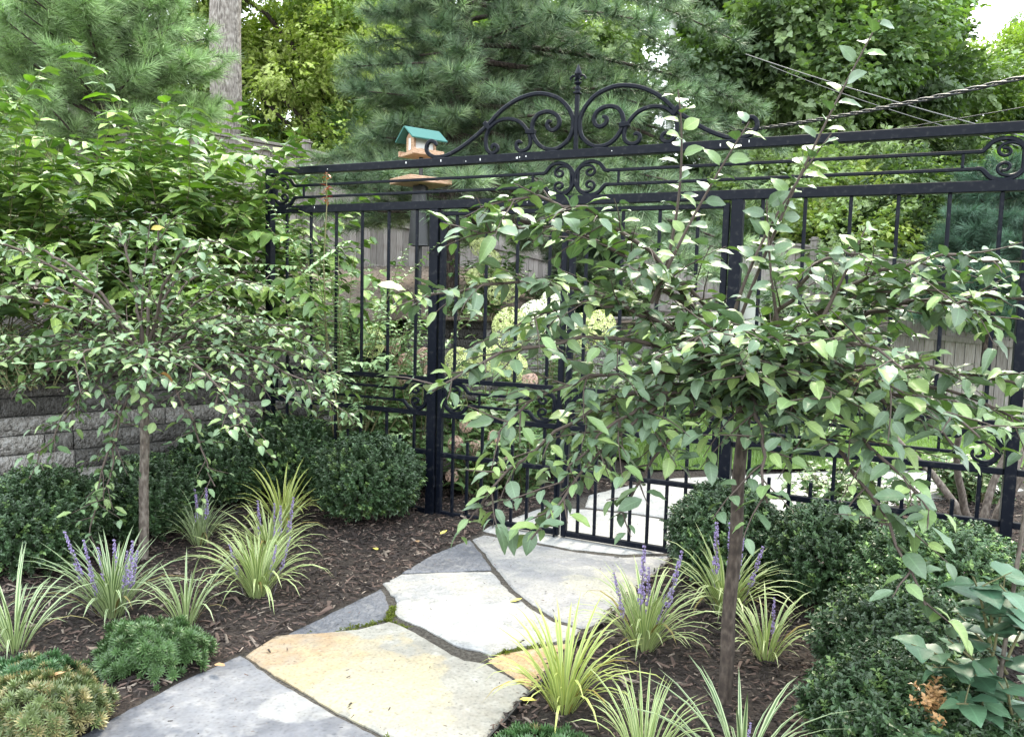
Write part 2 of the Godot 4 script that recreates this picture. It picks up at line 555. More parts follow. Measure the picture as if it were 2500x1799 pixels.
# ---------------------------------------------------------------- ground, path
func make_ground() -> void:
	var xs := PackedFloat32Array([-220, -120, -60, -30, -16, -10, -7])
	var x := -5.0
	while x < 5.0:
		xs.append(x); x += 0.05
	for q in [5.0, 7.0, 10.0, 16.0, 30.0, 60.0, 120.0, 220.0]: xs.append(q)
	var zs := PackedFloat32Array([40, 20, 8, 2, -0.5])
	var z := -1.2
	while z > -7.6:
		zs.append(z); z -= 0.05
	for q in [-7.6, -8.5, -10.0, -14.0, -20.0, -40.0, -90.0, -260.0]: zs.append(q)
	var p := PackedVector3Array()
	var c := PackedColorArray()
	for zz in zs:
		for xx in xs:
			var h := ground_height(xx, zz)
			var near := absf(xx) <= 5.0 and zz < -1.0 and zz > -7.7
			var col := Color(0.028, 0.020, 0.0175)
			if near and on_path(xx, zz):
				h = -0.010 + 0.004 * ground_noise.get_noise_2d(xx * 900, zz * 900)
				col = Color(0.06, 0.058, 0.048)
			elif near and path_gap(xx, zz) < 0.06:
				h = -0.006
			elif not near:
				h = -0.02
				col = Color(0.05, 0.055, 0.03)
			p.append(Vector3(xx, h, zz))
			c.append(col)
	var m := Buf.new()
	m.grid(p, xs.size(), c, -1.0)
	structure("ground", m.mesh(), M["mulch"])
	# bank behind the retaining wall
	var line := PackedVector3Array()
	for k in wall_line.size() - 1:
		for s in 12:
			line.append(wall_line[k].lerp(wall_line[k + 1], s / 12.0))
	line.append(wall_line[-1])
	p = PackedVector3Array()
	c = PackedColorArray()
	for r in 46:
		var t := pow(r / 45.0, 2.0)
		for k in line.size():
			var f := float(k) / (line.size() - 1)
			var far := Vector3(lerpf(-90, 70, f), 0, lerpf(-30, -70, sin(f * PI)))
			var q: Vector3 = line[k].lerp(far, t)
			q += (far - line[k]).normalized() * (0.12 if r == 0 else 0.0)
			q.y = minf(hill_height(q.x, q.z), line[k].y - 0.03 + t * 40.0)
			p.append(q)
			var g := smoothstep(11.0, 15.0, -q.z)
			g = maxf(g, smoothstep(-1.9, -2.3, q.x) * smoothstep(-7.9, -7.3, q.z))  # shade of the hollow under the large shrub, painted into the bank colour
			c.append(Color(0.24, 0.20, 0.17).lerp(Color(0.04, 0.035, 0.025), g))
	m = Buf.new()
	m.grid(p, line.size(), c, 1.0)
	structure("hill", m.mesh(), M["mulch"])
	# lawn right of the path beyond the gate
	p = PackedVector3Array()
	c = PackedColorArray()
	for r in 12:
		for k in 12:
			var a := Vector3(lerpf(1.2, 9.0, k / 11.0), 0.03, lerpf(-6.75, -7.9, k / 11.0))
			var b := Vector3(lerpf(0.2, 12.0, k / 11.0), 0.10, lerpf(-9.6, -12.6, minf(1.0, k / 5.0)))
			p.append(a.lerp(b, r / 11.0))
			c.append(Color(0.12, 0.22, 0.05))
	m = Buf.new()
	m.grid(p, 12, c, 1.0)
	structure("lawn", m.mesh(), M["mulch"])
	var gb := Buf.new()
	for k in 9:
		var a := k * 2.4
		var d := Vector3(cos(a), 0.0, sin(a))
		var b := d * 0.012 * (k % 4)
		var x1 := d.cross(Vector3.UP) * 0.003
		gb.face(b - x1, b + x1, b + d * 0.025 + Vector3.UP * 0.055)
	var xf := []
	var tint := []
	for k in 9000:
		var f := rf(0, 1)
		var a := Vector3(lerpf(1.2, 9.0, f), 0.03, lerpf(-6.75, -7.9, f))
		var b := Vector3(lerpf(0.2, 12.0, f), 0.10, lerpf(-9.6, -12.6, minf(1.0, f * 2.2)))
		xf.append(Transform3D(Basis(Vector3.UP, rf(0, TAU)).scaled(Vector3.ONE * rf(0.8, 1.4)), a.lerp(b, rf(0, 1))))
		var g := rf(0.8, 1.25)
		tint.append(Color(0.21 * g, 0.31 * g, 0.10 * g))
	var grass := scatter(self, "grass", gb.mesh(), M["far leaf"], xf, tint)
	grass.set_meta("label", "bright green mown lawn beyond the gate to the right")
	# bark chips
	var chip := Buf.new()
	chip.face(Vector3(-0.5, 0, -0.12), Vector3(0.5, 0.05, -0.06), Vector3(0.42, 0.02, 0.1))
	chip.face(Vector3(-0.5, 0, -0.12), Vector3(0.42, 0.02, 0.1), Vector3(-0.44, 0.04, 0.12))
	chip.face(Vector3(-0.5, 0, -0.12), Vector3(0.5, 0.05, -0.06), Vector3(0.3, 0.14, 0.0))
	chip.face(Vector3(0.42, 0.02, 0.1), Vector3(-0.44, 0.04, 0.12), Vector3(0.3, 0.14, 0.0))
	chip.face(Vector3(-0.5, 0, -0.12), Vector3(-0.44, 0.04, 0.12), Vector3(0.3, 0.14, 0.0))
	xf = []
	tint = []
	var tries := 0
	while xf.size() < 62000 and tries < 120000:
		tries += 1
		var q := Vector2(rf(-3.3, 4.2), rf(-6.4, -2.0))
		if on_path(q.x, q.y):
			if rng.randf() > 0.022: continue
		var y := ground_height(q.x, q.y) if not on_path(q.x, q.y) else 0.004
		var l := rf(0.014, 0.046) * (1.9 if rng.randf() < 0.10 else 1.0)
		if y == 0.004: l *= 0.45
		var b := Basis(Vector3.UP, rf(0, TAU)) * Basis(Vector3.RIGHT, rf(-0.7, 0.7)) * Basis(Vector3.BACK, rf(-0.5, 0.5))
		xf.append(Transform3D(b.scaled(Vector3(l, l * rf(0.6, 1.2), l * rf(0.5, 1.0))), Vector3(q.x, y + rf(0.0, 0.012), q.y)))
		var r := rng.randf()
		var f := rf(0.7, 1.3)
		if r < 0.55: tint.append(Color(0.025 * f, 0.0175 * f, 0.0155 * f))
		elif r < 0.90: tint.append(Color(0.095 * f, 0.063 * f, 0.051 * f))
		else: tint.append(Color(0.20 * f, 0.16 * f, 0.13 * f))
	var mc := scatter(self, "mulch", chip.mesh(), M["chip"], xf, tint)
	mc.set_meta("label", "dark brown shredded bark mulch over the planting beds")
	xf = []
	tint = []
	for k in 9000:
		var q := Vector2(rf(-4.5, 1.5), -rf(6.4, 13.5))
		var y := hill_height(q.x, q.y)
		var ok := Geometry2D.is_point_in_polygon(q, PackedVector2Array([Vector2(-5, -4.4), Vector2(-2.1, -6.5), Vector2(-1.65, -7.5), Vector2(-1.5, -9.6), Vector2(0, -9.7), Vector2(2, -11.5), Vector2(2, -15), Vector2(-6, -15)]))
		if not ok: continue
		var l := rf(0.02, 0.06)
		xf.append(Transform3D((Basis(Vector3.UP, rf(0, TAU)) * Basis(Vector3.RIGHT, rf(-0.5, 0.5))).scaled(Vector3.ONE * l), Vector3(q.x, y + 0.004, q.y)))
		var f := rf(0.5, 1.3)
		tint.append(Color(0.30 * f, 0.25 * f, 0.21 * f))
	var mb := scatter(self, "bark_litter", chip.mesh(), M["chip"], xf, tint)
	mb.set_meta("label", "pale grey brown bark litter on the bank above the wall")

func stone_tex(c0: Color, c1: Color, c2: Color, sd: int, stain: Array, lo: Vector2, hi: Vector2) -> ImageTexture:
	var s := 288
	var im := Image.create_empty(s, s, false, Image.FORMAT_RGB8)
	var f := FastNoiseLite.new()
	f.seed = sd
	f.frequency = 1.0
	f.fractal_octaves = 5
	for y in s:
		for x in s:
			var p := Vector2(lerpf(lo.x, hi.x, (x + 0.5) / s), lerpf(lo.y, hi.y, (y + 0.5) / s))
			var a := f.get_noise_2d(p.x * 2.2 + 0.35 * p.y, p.y * 3.6) * 0.9
			var b := f.get_noise_2d(p.x * 9.0 + 40.0, p.y * 9.0)
			var g := f.get_noise_2d(p.x * 55.0, p.y * 55.0 + 90.0)
			var col := c0.lerp(c1, clampf(0.5 + a * 2.2, 0, 1)).lerp(c2, clampf(b * 1.7 - 0.25, 0, 0.85))
			for q in stain:
				var d: float = p.distance_to(q[0]) / q[1] + 0.55 * f.get_noise_2d(p.x * 4.0 + 7.0, p.y * 4.0)
				col = col.lerp(q[2], q[3] * (1.0 - smoothstep(0.82, 1.0, d)) * (0.8 + 0.5 * b))
			var k := 1.0 + g * 0.24
			if g < -0.42: k *= 0.72
			im.set_pixel(x, y, Color(clampf(col.r * k, 0, 1), clampf(col.g * k, 0, 1), clampf(col.b * k, 0, 1)).linear_to_srgb())
	return ImageTexture.create_from_image(im)

func flag(parent: Node3D, pts: Array, cols: Array, sd: int, stain: Array, label: String, lift := 0.0) -> void:
	var raw := PackedVector2Array()
	var k := 0
	while k < pts.size():
		raw.append(Vector2(pts[k], pts[k + 1])); k += 2
	var r := RandomNumberGenerator.new()
	r.seed = sd
	lift += r.randf_range(-0.004, 0.004)
	var out := PackedVector2Array()
	for j in raw.size():
		var a := raw[j]
		var b := raw[(j + 1) % raw.size()]
		var n := maxi(1, int(a.distance_to(b) / 0.035))
		var nn := (b - a).orthogonal().normalized()
		for s in n:
			out.append(a.lerp(b, float(s) / n) + nn * (r.randf_range(-0.0035, 0.0035) + (r.randf_range(-0.006, 0.002) if r.randf() < 0.12 else 0.0)))
	if not Geometry2D.is_polygon_clockwise(out):
		out.reverse()
	var cnt := out.size()
	var ins := PackedVector2Array()
	for j in cnt:
		var t := (out[(j + 1) % cnt] - out[(j + cnt - 1) % cnt]).normalized()
		var nn := Vector2(t.y, -t.x)
		if not Geometry2D.is_point_in_polygon(out[j] + nn * 0.004, out): nn = -nn
		ins.append(out[j] + nn * 0.003)
	for j in cnt:
		out[j] = out[j] + (out[j] - ins[j]).normalized() * 0.009
	var lo := Vector2(99, 99)
	var hi := -lo
	for q in out:
		lo = lo.min(q); hi = hi.max(q)
	var m := Buf.new()
	var idx := Geometry2D.triangulate_polygon(ins)
	for j in range(0, idx.size(), 3):
		var a := ins[idx[j]]; var b := ins[idx[j + 1]]; var d := ins[idx[j + 2]]
		m.face(Vector3(a.x, lift, a.y), Vector3(b.x, lift, b.y), Vector3(d.x, lift, d.y))
	for j in cnt:
		var j2 := (j + 1) % cnt
		m.quad(Vector3(ins[j].x, lift, ins[j].y), Vector3(ins[j2].x, lift, ins[j2].y), Vector3(out[j2].x, lift - 0.007, out[j2].y), Vector3(out[j].x, lift - 0.007, out[j].y))
		m.quad(Vector3(out[j].x, lift - 0.007, out[j].y), Vector3(out[j2].x, lift - 0.007, out[j2].y), Vector3(out[j2].x, -0.06, out[j2].y), Vector3(out[j].x, -0.06, out[j].y))
	for q in m.v:
		m.uv.append(Vector2((q.x - lo.x) / (hi.x - lo.x), (q.z - lo.y) / (hi.y - lo.y)))
	var mat := std("flagstone %d" % sd, Color.WHITE, 0.62)
	mat.albedo_texture = stone_tex(cols[0], cols[1], cols[2], sd, stain, lo, hi)
	mat.texture_repeat = false
	mat.heightmap_enabled = true
	mat.heightmap_texture = M["stone bump"]
	mat.heightmap_scale = 0.9
	var o := part(parent, "flagstone", m.mesh(), mat)
	o.set_meta("label", label)

func make_path() -> void:
	M["stone bump"] = noise_tex(512, 0.02, [], 31, 5)
	var o := Node3D.new()
	o.name = numbered("path")
	o.set_meta("kind", "structure")
	add_child(o)
	var grey := [Color(0.075, 0.08, 0.097), Color(0.105, 0.11, 0.128), Color(0.17, 0.17, 0.178)]
	var tan := [Color(0.33, 0.21, 0.105), Color(0.37, 0.26, 0.14), Color(0.38, 0.33, 0.24)]
	var pale := [Color(0.215, 0.217, 0.222), Color(0.27, 0.26, 0.24), Color(0.35, 0.34, 0.31)]
	var white := [Color(0.28, 0.28, 0.28), Color(0.34, 0.33, 0.31), Color(0.42, 0.41, 0.385)]
	flag(o, [-1.102, -3.095, -1.253, -2.862, -1.37, -2.599, -1.43, -2.472, -1.75, -1.7, 0.02, -1.7, -0.30, -2.425, -0.405, -2.508, -0.605, -2.655, -0.75, -2.775, -0.95, -2.944], grey, 101, [[Vector2(-0.72, -2.53), 0.13, Color(0.115, 0.12, 0.14), 0.8], [Vector2(-1.0, -2.75), 0.3, Color(0.22, 0.22, 0.23), 0.45], [Vector2(-0.75, -2.7), 0.14, Color(0.30, 0.295, 0.28), 0.5]], "blue grey flagstone with a dark stain at the front of the path")
	flag(o, [-1.069, -3.092, -1.038, -3.185, -1.005, -3.281, -0.959, -3.295, -0.792, -3.322, -0.663, -3.364, -0.539, -3.455, -0.472, -3.41, -0.36, -3.295, -0.255, -3.175, -0.17, -3.09, -0.08, -3.068, 0.0, -2.975, 0.066, -2.898, 0.092, -2.857, 0.045, -2.77, -0.01, -2.643, -0.064, -2.535, -0.10, -2.44, -0.13, -2.2, -0.2, -2.25, -0.285, -2.44, -0.39, -2.532, -0.59, -2.68, -0.735, -2.801, -0.927, -2.965], [Color(0.20, 0.192, 0.17), Color(0.24, 0.232, 0.205), Color(0.285, 0.28, 0.255)], 102, [[Vector2(-0.95, -3.12), 0.34, Color(0.25, 0.17, 0.095), 0.85], [Vector2(-0.62, -2.95), 0.36, Color(0.30, 0.25, 0.155), 0.75], [Vector2(-0.42, -2.78), 0.26, Color(0.32, 0.285, 0.185), 0.75]], "tan and yellow stained flagstone in the middle of the path")
	flag(o, [-0.962, -3.308, -0.65, -3.868, -0.617, -3.783, -0.577, -3.64, -0.577, -3.505, -0.673, -3.43, -0.796, -3.353, -0.931, -3.312], grey, 103, [], "narrow grey triangular flagstone along the left mulch bed")
	flag(o, [-0.642, -3.938, -0.57, -4.068, -0.36, -4.118, -0.088, -4.150, -0.071, -4.101, 0.008, -3.87, 0.113, -3.665, 0.224, -3.502, 0.335, -3.43, 0.29, -3.337, 0.187, -3.300, 0.078, -3.262, 0.002, -3.217, -0.054, -3.162, -0.1, -3.205, -0.185, -3.23, -0.26, -3.306, -0.36, -3.418, -0.501, -3.53, -0.518, -3.564, -0.527, -3.703, -0.576, -3.806], pale, 104, [[Vector2(-0.2, -3.5), 0.3, Color(0.42, 0.415, 0.40), 0.7]], "pale cream flagstone bounded by mossy joints")
	flag(o, [-0.066, -3.112, -0.02, -3.168, 0.078, -3.213, 0.186, -3.26, 0.283, -3.29, 0.242, -3.21, 0.17, -3.032, 0.106, -2.9, 0.043, -2.984, -0.01, -3.05], tan, 105, [], "small orange tan flagstone behind the yellow green grass clump")
	flag(o, [-0.565, -4.114, -0.43, -4.42, -0.241, -4.705, -0.168, -4.475, -0.094, -4.206, -0.362, -4.148], grey, 106, [], "grey triangular flagstone at the left edge just before the gate")
	flag(o, [-0.212, -4.737, -0.15, -4.82, 0.095, -4.700, 0.351, -4.562, 0.4, -4.535, 0.688, -4.456, 0.975, -4.508, 0.805, -4.18, 0.613, -3.849, 0.437, -3.53, 0.357, -3.46, 0.245, -3.566, 0.134, -3.736, 0.047, -3.92, -0.045, -4.208, -0.107, -4.42], [Color(0.19, 0.19, 0.20), Color(0.235, 0.23, 0.225), Color(0.30, 0.29, 0.27)], 107, [[Vector2(0.55, -4.0), 0.25, Color(0.40, 0.37, 0.27), 0.5]], "long pale grey flagstone along the right bed before the gate")
	flag(o, [-0.158, -4.93, -0.118, -5.028, 0.033, -5.215, 0.259, -5.532, 0.571, -5.50, 0.914, -5.38, 1.205, -5.22, 1.095, -4.909, 0.99, -4.59, 0.696, -4.541, 0.403, -4.61, 0.354, -4.636, 0.096, -4.776], white, 108, [], "broad whitish flagstone lying under the gate")
	flag(o, [0.575, -5.58, 0.635, -5.912, 0.87, -6.15, 1.146, -6.375, 1.434, -6.57, 1.773, -6.67, 1.78, -6.49, 1.705, -6.095, 1.343, -5.42, 1.217, -5.285, 0.92, -5.447], white, 109, [], "whitish flagstone just beyond the gate")
	flag(o, [1.80, -6.68, 1.81, -6.49, 1.735, -6.095, 1.39, -5.40, 1.9, -5.38, 3.0, -5.88, 3.1, -7.1], white, 110, [], "whitish flagstone beyond the gate where the path bends right")
	flag(o, [3.13, -7.12, 3.03, -5.9, 4.4, -6.5, 4.25, -7.45], white, 112, [], "far whitish flagstone seen through the fence on the right")
	# moss in the joints
	var xf := []
	var tint := []
	for run in [[-0.55, -3.64, -0.545, -3.5, 260], [-0.55, -3.49, -0.75, -3.375, 120], [-0.55, -3.48, -0.45, -3.42, 90], [-0.04, -3.165, 0.18, -3.285, 240], [-0.40, -2.515, -0.29, -2.43, 200], [-0.9, -3.31, -0.6, -3.41, 40]]:
		for k in int(run[4]):
			var t := rf(0, 1)
			xf.append(Transform3D(Basis(rv(1).normalized(), rf(0, TAU)).scaled(Vector3.ONE * rf(0.5, 1.2)), Vector3(lerpf(run[0], run[2], t) + rf(-0.012, 0.012), rf(-0.028, -0.004), lerpf(run[1], run[3], t) + rf(-0.012, 0.012))))
			var f := rf(0.5, 1.2)
			tint.append(Color(0.16 * f, 0.19 * f, 0.025 * f))
	var moss := scatter(self, "moss", spray_mesh(10, 0.012, 0.011, 0.6, 5), M["far leaf"], xf, tint)
	moss.set_meta("label", "yellow green moss growing in the flagstone joints")
	# black strip edging along the right bed
	var e := Buf.new()
	var line := [Vector2(0.99, -4.46), Vector2(0.825, -4.15), Vector2(0.633, -3.81), Vector2(0.455, -3.48), Vector2(0.325, -3.275), Vector2(0.268, -3.19), Vector2(0.19, -2.99), Vector2(0.122, -2.84), Vector2(0.066, -2.745), Vector2(0.012, -2.62), Vector2(-0.04, -2.52), Vector2(-0.25, -1.95)]
	for k in line.size() - 1:
		var a: Vector2 = line[k]
		var b: Vector2 = line[k + 1]
		var w := (b - a).orthogonal().normalized() * 0.004
		var y1 := 0.022
		e.quad(Vector3(a.x - w.x, y1, a.y - w.y), Vector3(b.x - w.x, y1, b.y - w.y), Vector3(b.x + w.x, y1, b.y + w.y), Vector3(a.x + w.x, y1, a.y + w.y))
		for s in [-1.0, 1.0]:
			e.quad(Vector3(a.x + w.x * s, y1, a.y + w.y * s), Vector3(b.x + w.x * s, y1, b.y + w.y * s), Vector3(b.x + w.x * s, -0.08, b.y + w.y * s), Vector3(a.x + w.x * s, -0.08, a.y + w.y * s))
	var ed := MeshInstance3D.new()
	ed.name = numbered("garden_edging")
	ed.mesh = e.mesh()
	ed.material_override = M["edging"]
	tag(ed, "thin black edging strip between the flagstones and the right bed", "edging")
	add_child(ed)

# ---------------------------------------------------------------- retaining wall
func block_mesh(l: float, h: float, sd: int) -> ArrayMesh:
	var r := RandomNumberGenerator.new()
	r.seed = sd
	var m := Buf.new()
	var p := PackedVector3Array()
	var nx := 13
	var col := PackedColorArray()
	for y in 5:
		for x in nx:
			var edge := x == 0 or x == nx - 1 or y == 0 or y == 4
			p.append(Vector3(l * x / (nx - 1.0), h * y / 4.0, (0.0 if edge else r.randf_range(0.004, 0.034))))
			col.append(Color.WHITE)
	m.grid(p, nx, col, -1.0)
	m.smooth = true
	m.quad(Vector3(0, h, 0), Vector3(l, h, 0), Vector3(l, h, -0.22), Vector3(0, h, -0.22))
	for s in [0.0, l]:
		m.quad(Vector3(s, 0, 0), Vector3(s, h, 0), Vector3(s, h, -0.22), Vector3(s, 0, -0.22))
	return m.mesh()
func make_walls() -> void:
	var mats := []
	for k in 5:
		var f: float = [0.13, 0.22, 0.32, 0.42, 0.52][k]
		var m: StandardMaterial3D = M["block"].duplicate()
		m.albedo_color = lin(f, f * 0.98, f * 0.95)
		mats.append(m)
	var pool := []
	for k in 10:
		pool.append(block_mesh(1.0, 0.118, 300 + k))
	var runs := [["retaining_wall", "grey split face block retaining wall under the large leafy shrub", 1, 2, 8], ["retaining_wall", "block retaining wall behind the left fence panel", 3, 4, 10], ["retaining_wall", "low far block wall behind the gate and hydrangeas", 5, 9, 10]]
	for run in runs:
		var o := thing(run[0], run[1], "retaining wall", Vector3.ZERO, 0.0, "terraced block walls")
		for k in range(run[2] - (1 if run[2] == 1 else 0), run[3]):
			var a: Vector3 = wall_line[k]
			var b: Vector3 = wall_line[k + 1]
			var flat := Vector3(b.x - a.x, 0, b.z - a.z)
			var l := flat.length()
			var d := flat / l
			var back := Vector3(d.z, 0, -d.x)
			if back.z > 0: back = -back
			var lo := 0 if run[4] == 8 else 2
			var top := int(round(maxf(a.y, b.y) / 0.125))
			if k == 0: top = 7
			var s0 := 0.0
			if k == 0: s0 = l - 3.3
			for y in range(lo, top):
				var s := s0
				var first := true
				while s < l - 0.02:
					var w := rf(0.75, 1.25)
					if first:
						w *= rf(0.4, 1.0)
						first = false
					w = minf(w, l - s)
					if l - s - w < 0.15: w = l - s
					var p := part(o, "block", pool[rng.randi() % 10], mats[clampi(int(rng.randfn(2.0, 1.1)), 0, 4)])
					var turned := Basis(d, Vector3.UP, d.cross(Vector3.UP))
					p.transform = Transform3D(Basis(turned.x * (w - 0.006), turned.y, turned.z), Vector3(a.x, y * 0.125 + 0.001, a.z) + d * s + back * (0.034 * y + rf(-0.006, 0.006)))
					s += w
		# caps
			var q := part(o, "coping", block_mesh(l - s0, 0.045, 400 + k), mats[3])
			q.transform = Transform3D(Basis(d, Vector3.UP, d.cross(Vector3.UP)), Vector3(a.x, top * 0.125 + 0.002, a.z) + d * s0 + back * (0.034 * top - 0.03))

# ---------------------------------------------------------------- wooden fences
func wood_fence(pts: Array, height: float, label: String, posts_front: bool) -> void:
	var o := thing("wooden_fence", label, "fence", Vector3.ZERO, 0.0, "weathered board fences")
	var mats := []
	for k in 4:
		var m: StandardMaterial3D = M["weathered wood"].duplicate()
		var f: float = [0.36, 0.42, 0.30, 0.46][k]
		m.albedo_color = lin(f, f * 0.93, f * 0.89)
		mats.append(m)
	var bm := Buf.new()
	bm.box(Vector3(0, 0, -0.009), Vector3(1, 1, 0.009), 0.003)
	var board := bm.mesh()
	for k in pts.size() - 1:
		var a: Vector3 = pts[k]
		var b: Vector3 = pts[k + 1]
		var flat := Vector3(b.x - a.x, 0, b.z - a.z)
		var l := flat.length()
		var d := flat / l
		var fr := d.cross(Vector3.UP)
		if fr.z < 0: fr = -fr
		var s := 0.0
		while s < l - 0.05:
			var w := minf(rf(0.128, 0.142), l - s)
			var at := a.lerp(b, (s + w / 2) / l)
			var q := part(o, "board", board, mats[rng.randi() % 4])
			q.transform = Transform3D(Basis(d * (w - 0.008), Vector3.UP * (height - 0.09), d.cross(Vector3.UP)), at - d * w / 2 + Vector3.DOWN * height + fr * rf(-0.003, 0.003))
			s += w
		for y in [0.12, 0.5 * height, height - 0.12]:
			var t := Buf.new()
			t.box(Vector3(0, -0.045, 0.012), Vector3(l, 0.045, 0.05), 0.004)
			var q := part(o, "rail", t.mesh(), mats[0])
			var tilt := (b - a) / l
			q.transform = Transform3D(Basis(tilt, Vector3.UP, fr if d.cross(Vector3.UP).dot(fr) > 0 else -fr), a + Vector3.DOWN * y)
			if d.cross(Vector3.UP).dot(fr) < 0: q.position += fr * 0.06
		var c := Buf.new()
		c.box(Vector3(0, -0.02, -0.07), Vector3(l, 0.02, 0.08), 0.004)
		var cap := part(o, "cap_board", c.mesh(), mats[2])
		cap.transform = Transform3D(Basis((b - a) / l, Vector3.UP, d.cross(Vector3.UP)), a + Vector3.DOWN * 0.05)
		var np := maxi(1, int(round(l / 2.4)))
		for j in np + (1 if k == pts.size() - 2 else 0):
			var at := a.lerp(b, float(j) / np)
			var pb := Buf.new()
			pb.box(Vector3(-0.055, -height, -0.055), Vector3(0.055, 0.05, 0.055), 0.006)
			pb.box(Vector3(-0.075, 0.052, -0.075), Vector3(0.075, 0.075, 0.075), 0.006)
			pb.box(Vector3(-0.05, 0.077, -0.05), Vector3(0.05, 0.11, 0.05), 0.02)
			var q := part(o, "post", pb.mesh(), mats[2])
			q.transform = Transform3D(Basis(d, Vector3.UP, d.cross(Vector3.UP)), at + fr * 0.03)
func make_wood_fences() -> void:
	wood_fence([Vector3(-5.9, 3.9, -10.45), Vector3(-3.38, 3.84, -12.55), Vector3(-1.45, 3.62, -14.35), Vector3(1.1, 3.2, -16.6)], 1.85, "tall grey board fence climbing behind the bird feeder and large shrub", true)
	wood_fence([Vector3(1.3, 3.02, -16.4), Vector3(2.6, 2.97, -15.0), Vector3(5.0, 2.56, -13.0), Vector3(6.2, 2.27, -11.9), Vector3(8.6, 2.1, -10.4)], 2.3, "pale board fence seen through the gate tree on the right", true)

# ---------------------------------------------------------------- iron fence and gate
func curve_pts(raw: Array, mirror := 0.0, dense := 5) -> PackedVector3Array:
	var p := PackedVector3Array()
	var k := 0
	while k < raw.size():
		var x: float = raw[k]
		if mirror != 0.0: x = 2.0 * mirror - x
		p.append(Vector3(x, raw[k + 1], 0)); k += 2
	var out := PackedVector3Array()
	for j in p.size() - 1:
		for s in dense:
			out.append(p[j].cubic_interpolate(p[j + 1], p[maxi(j - 1, 0)], p[mini(j + 2, p.size() - 1)], float(s) / dense))
	out.append(p[-1])
	return out
func iron(o: Node3D, called: String, x0: float, y0: float, x1: float, y1: float, z0: float, z1: float) -> MeshInstance3D:
	var b := Buf.new()
	b.box(Vector3(x0, y0, z0), Vector3(x1, y1, z1), 0.003)
	return part(o, called, b.mesh(), M["black metal"])
func scroll_ring(o: Node3D, cx: float, cy: float, side: float, r := 0.1, zc := -0.025) -> void:
	# ring open towards the bars, with a smaller double curl inside it
	var outer := []
	for k in 25:
		var a := lerpf(0.30 * PI, 1.70 * PI, k / 24.0)
		outer += [cx + side * cos(a) * r, cy + sin(a) * r]
	outer = [cx + side * (r + 0.012), cy + 0.042, cx + side * (r - 0.01), cy + 0.045] + outer + [cx + side * (r - 0.01), cy - 0.045, cx + side * (r + 0.012), cy - 0.042]
	var b := Buf.new()
	b.strap(curve_pts(outer, 0.0, 2), 0.0225, 0.024, 1.0)
	var q := part(o, "scroll_ring", b.mesh(), M["black metal"])
	q.position.z = zc
	var inner := []
	var half := []
	for k in 30:
		var t := k / 29.0
		var a := PI - t * 2.6 * PI
		var rr := lerpf(0.044, 0.010, t)
		half.append(Vector2(cx + side * (0.004 + cos(a) * rr * 1.25 - 0.03 * (1 - t)), cy + 0.042 + sin(a) * rr))
	for k in range(half.size() - 1, -1, -1):
		inner += [half[k].x, half[k].y]
	for k in half.size():
		inner += [half[k].x, 2 * cy - half[k].y]
	b = Buf.new()
	b.strap(curve_pts(inner, 0.0, 2), 0.015, 0.022, 0.7)
	q = part(o, "scroll_curl", b.mesh(), M["black metal"])
	q.position.z = zc
func frieze(o: Node3D, x0: float, x1: float, cy: float, wide := 0.018) -> void:
	# bars between two rings whose centres are x0 and x1
	scroll_ring(o, x0, cy, 1.0)
	scroll_ring(o, x1, cy, -1.0)
	for s in [-0.042, 0.042]:
		iron(o, "frieze_bar", x0 + 0.108, cy + s - wide / 2, x1 - 0.108, cy + s + wide / 2, -0.016, -0.034)
	for x in [x0 + 0.175, x1 - 0.175]:
		iron(o, "frieze_tie", x - 0.007, cy - 0.034, x + 0.007, cy + 0.034, -0.017, -0.033)
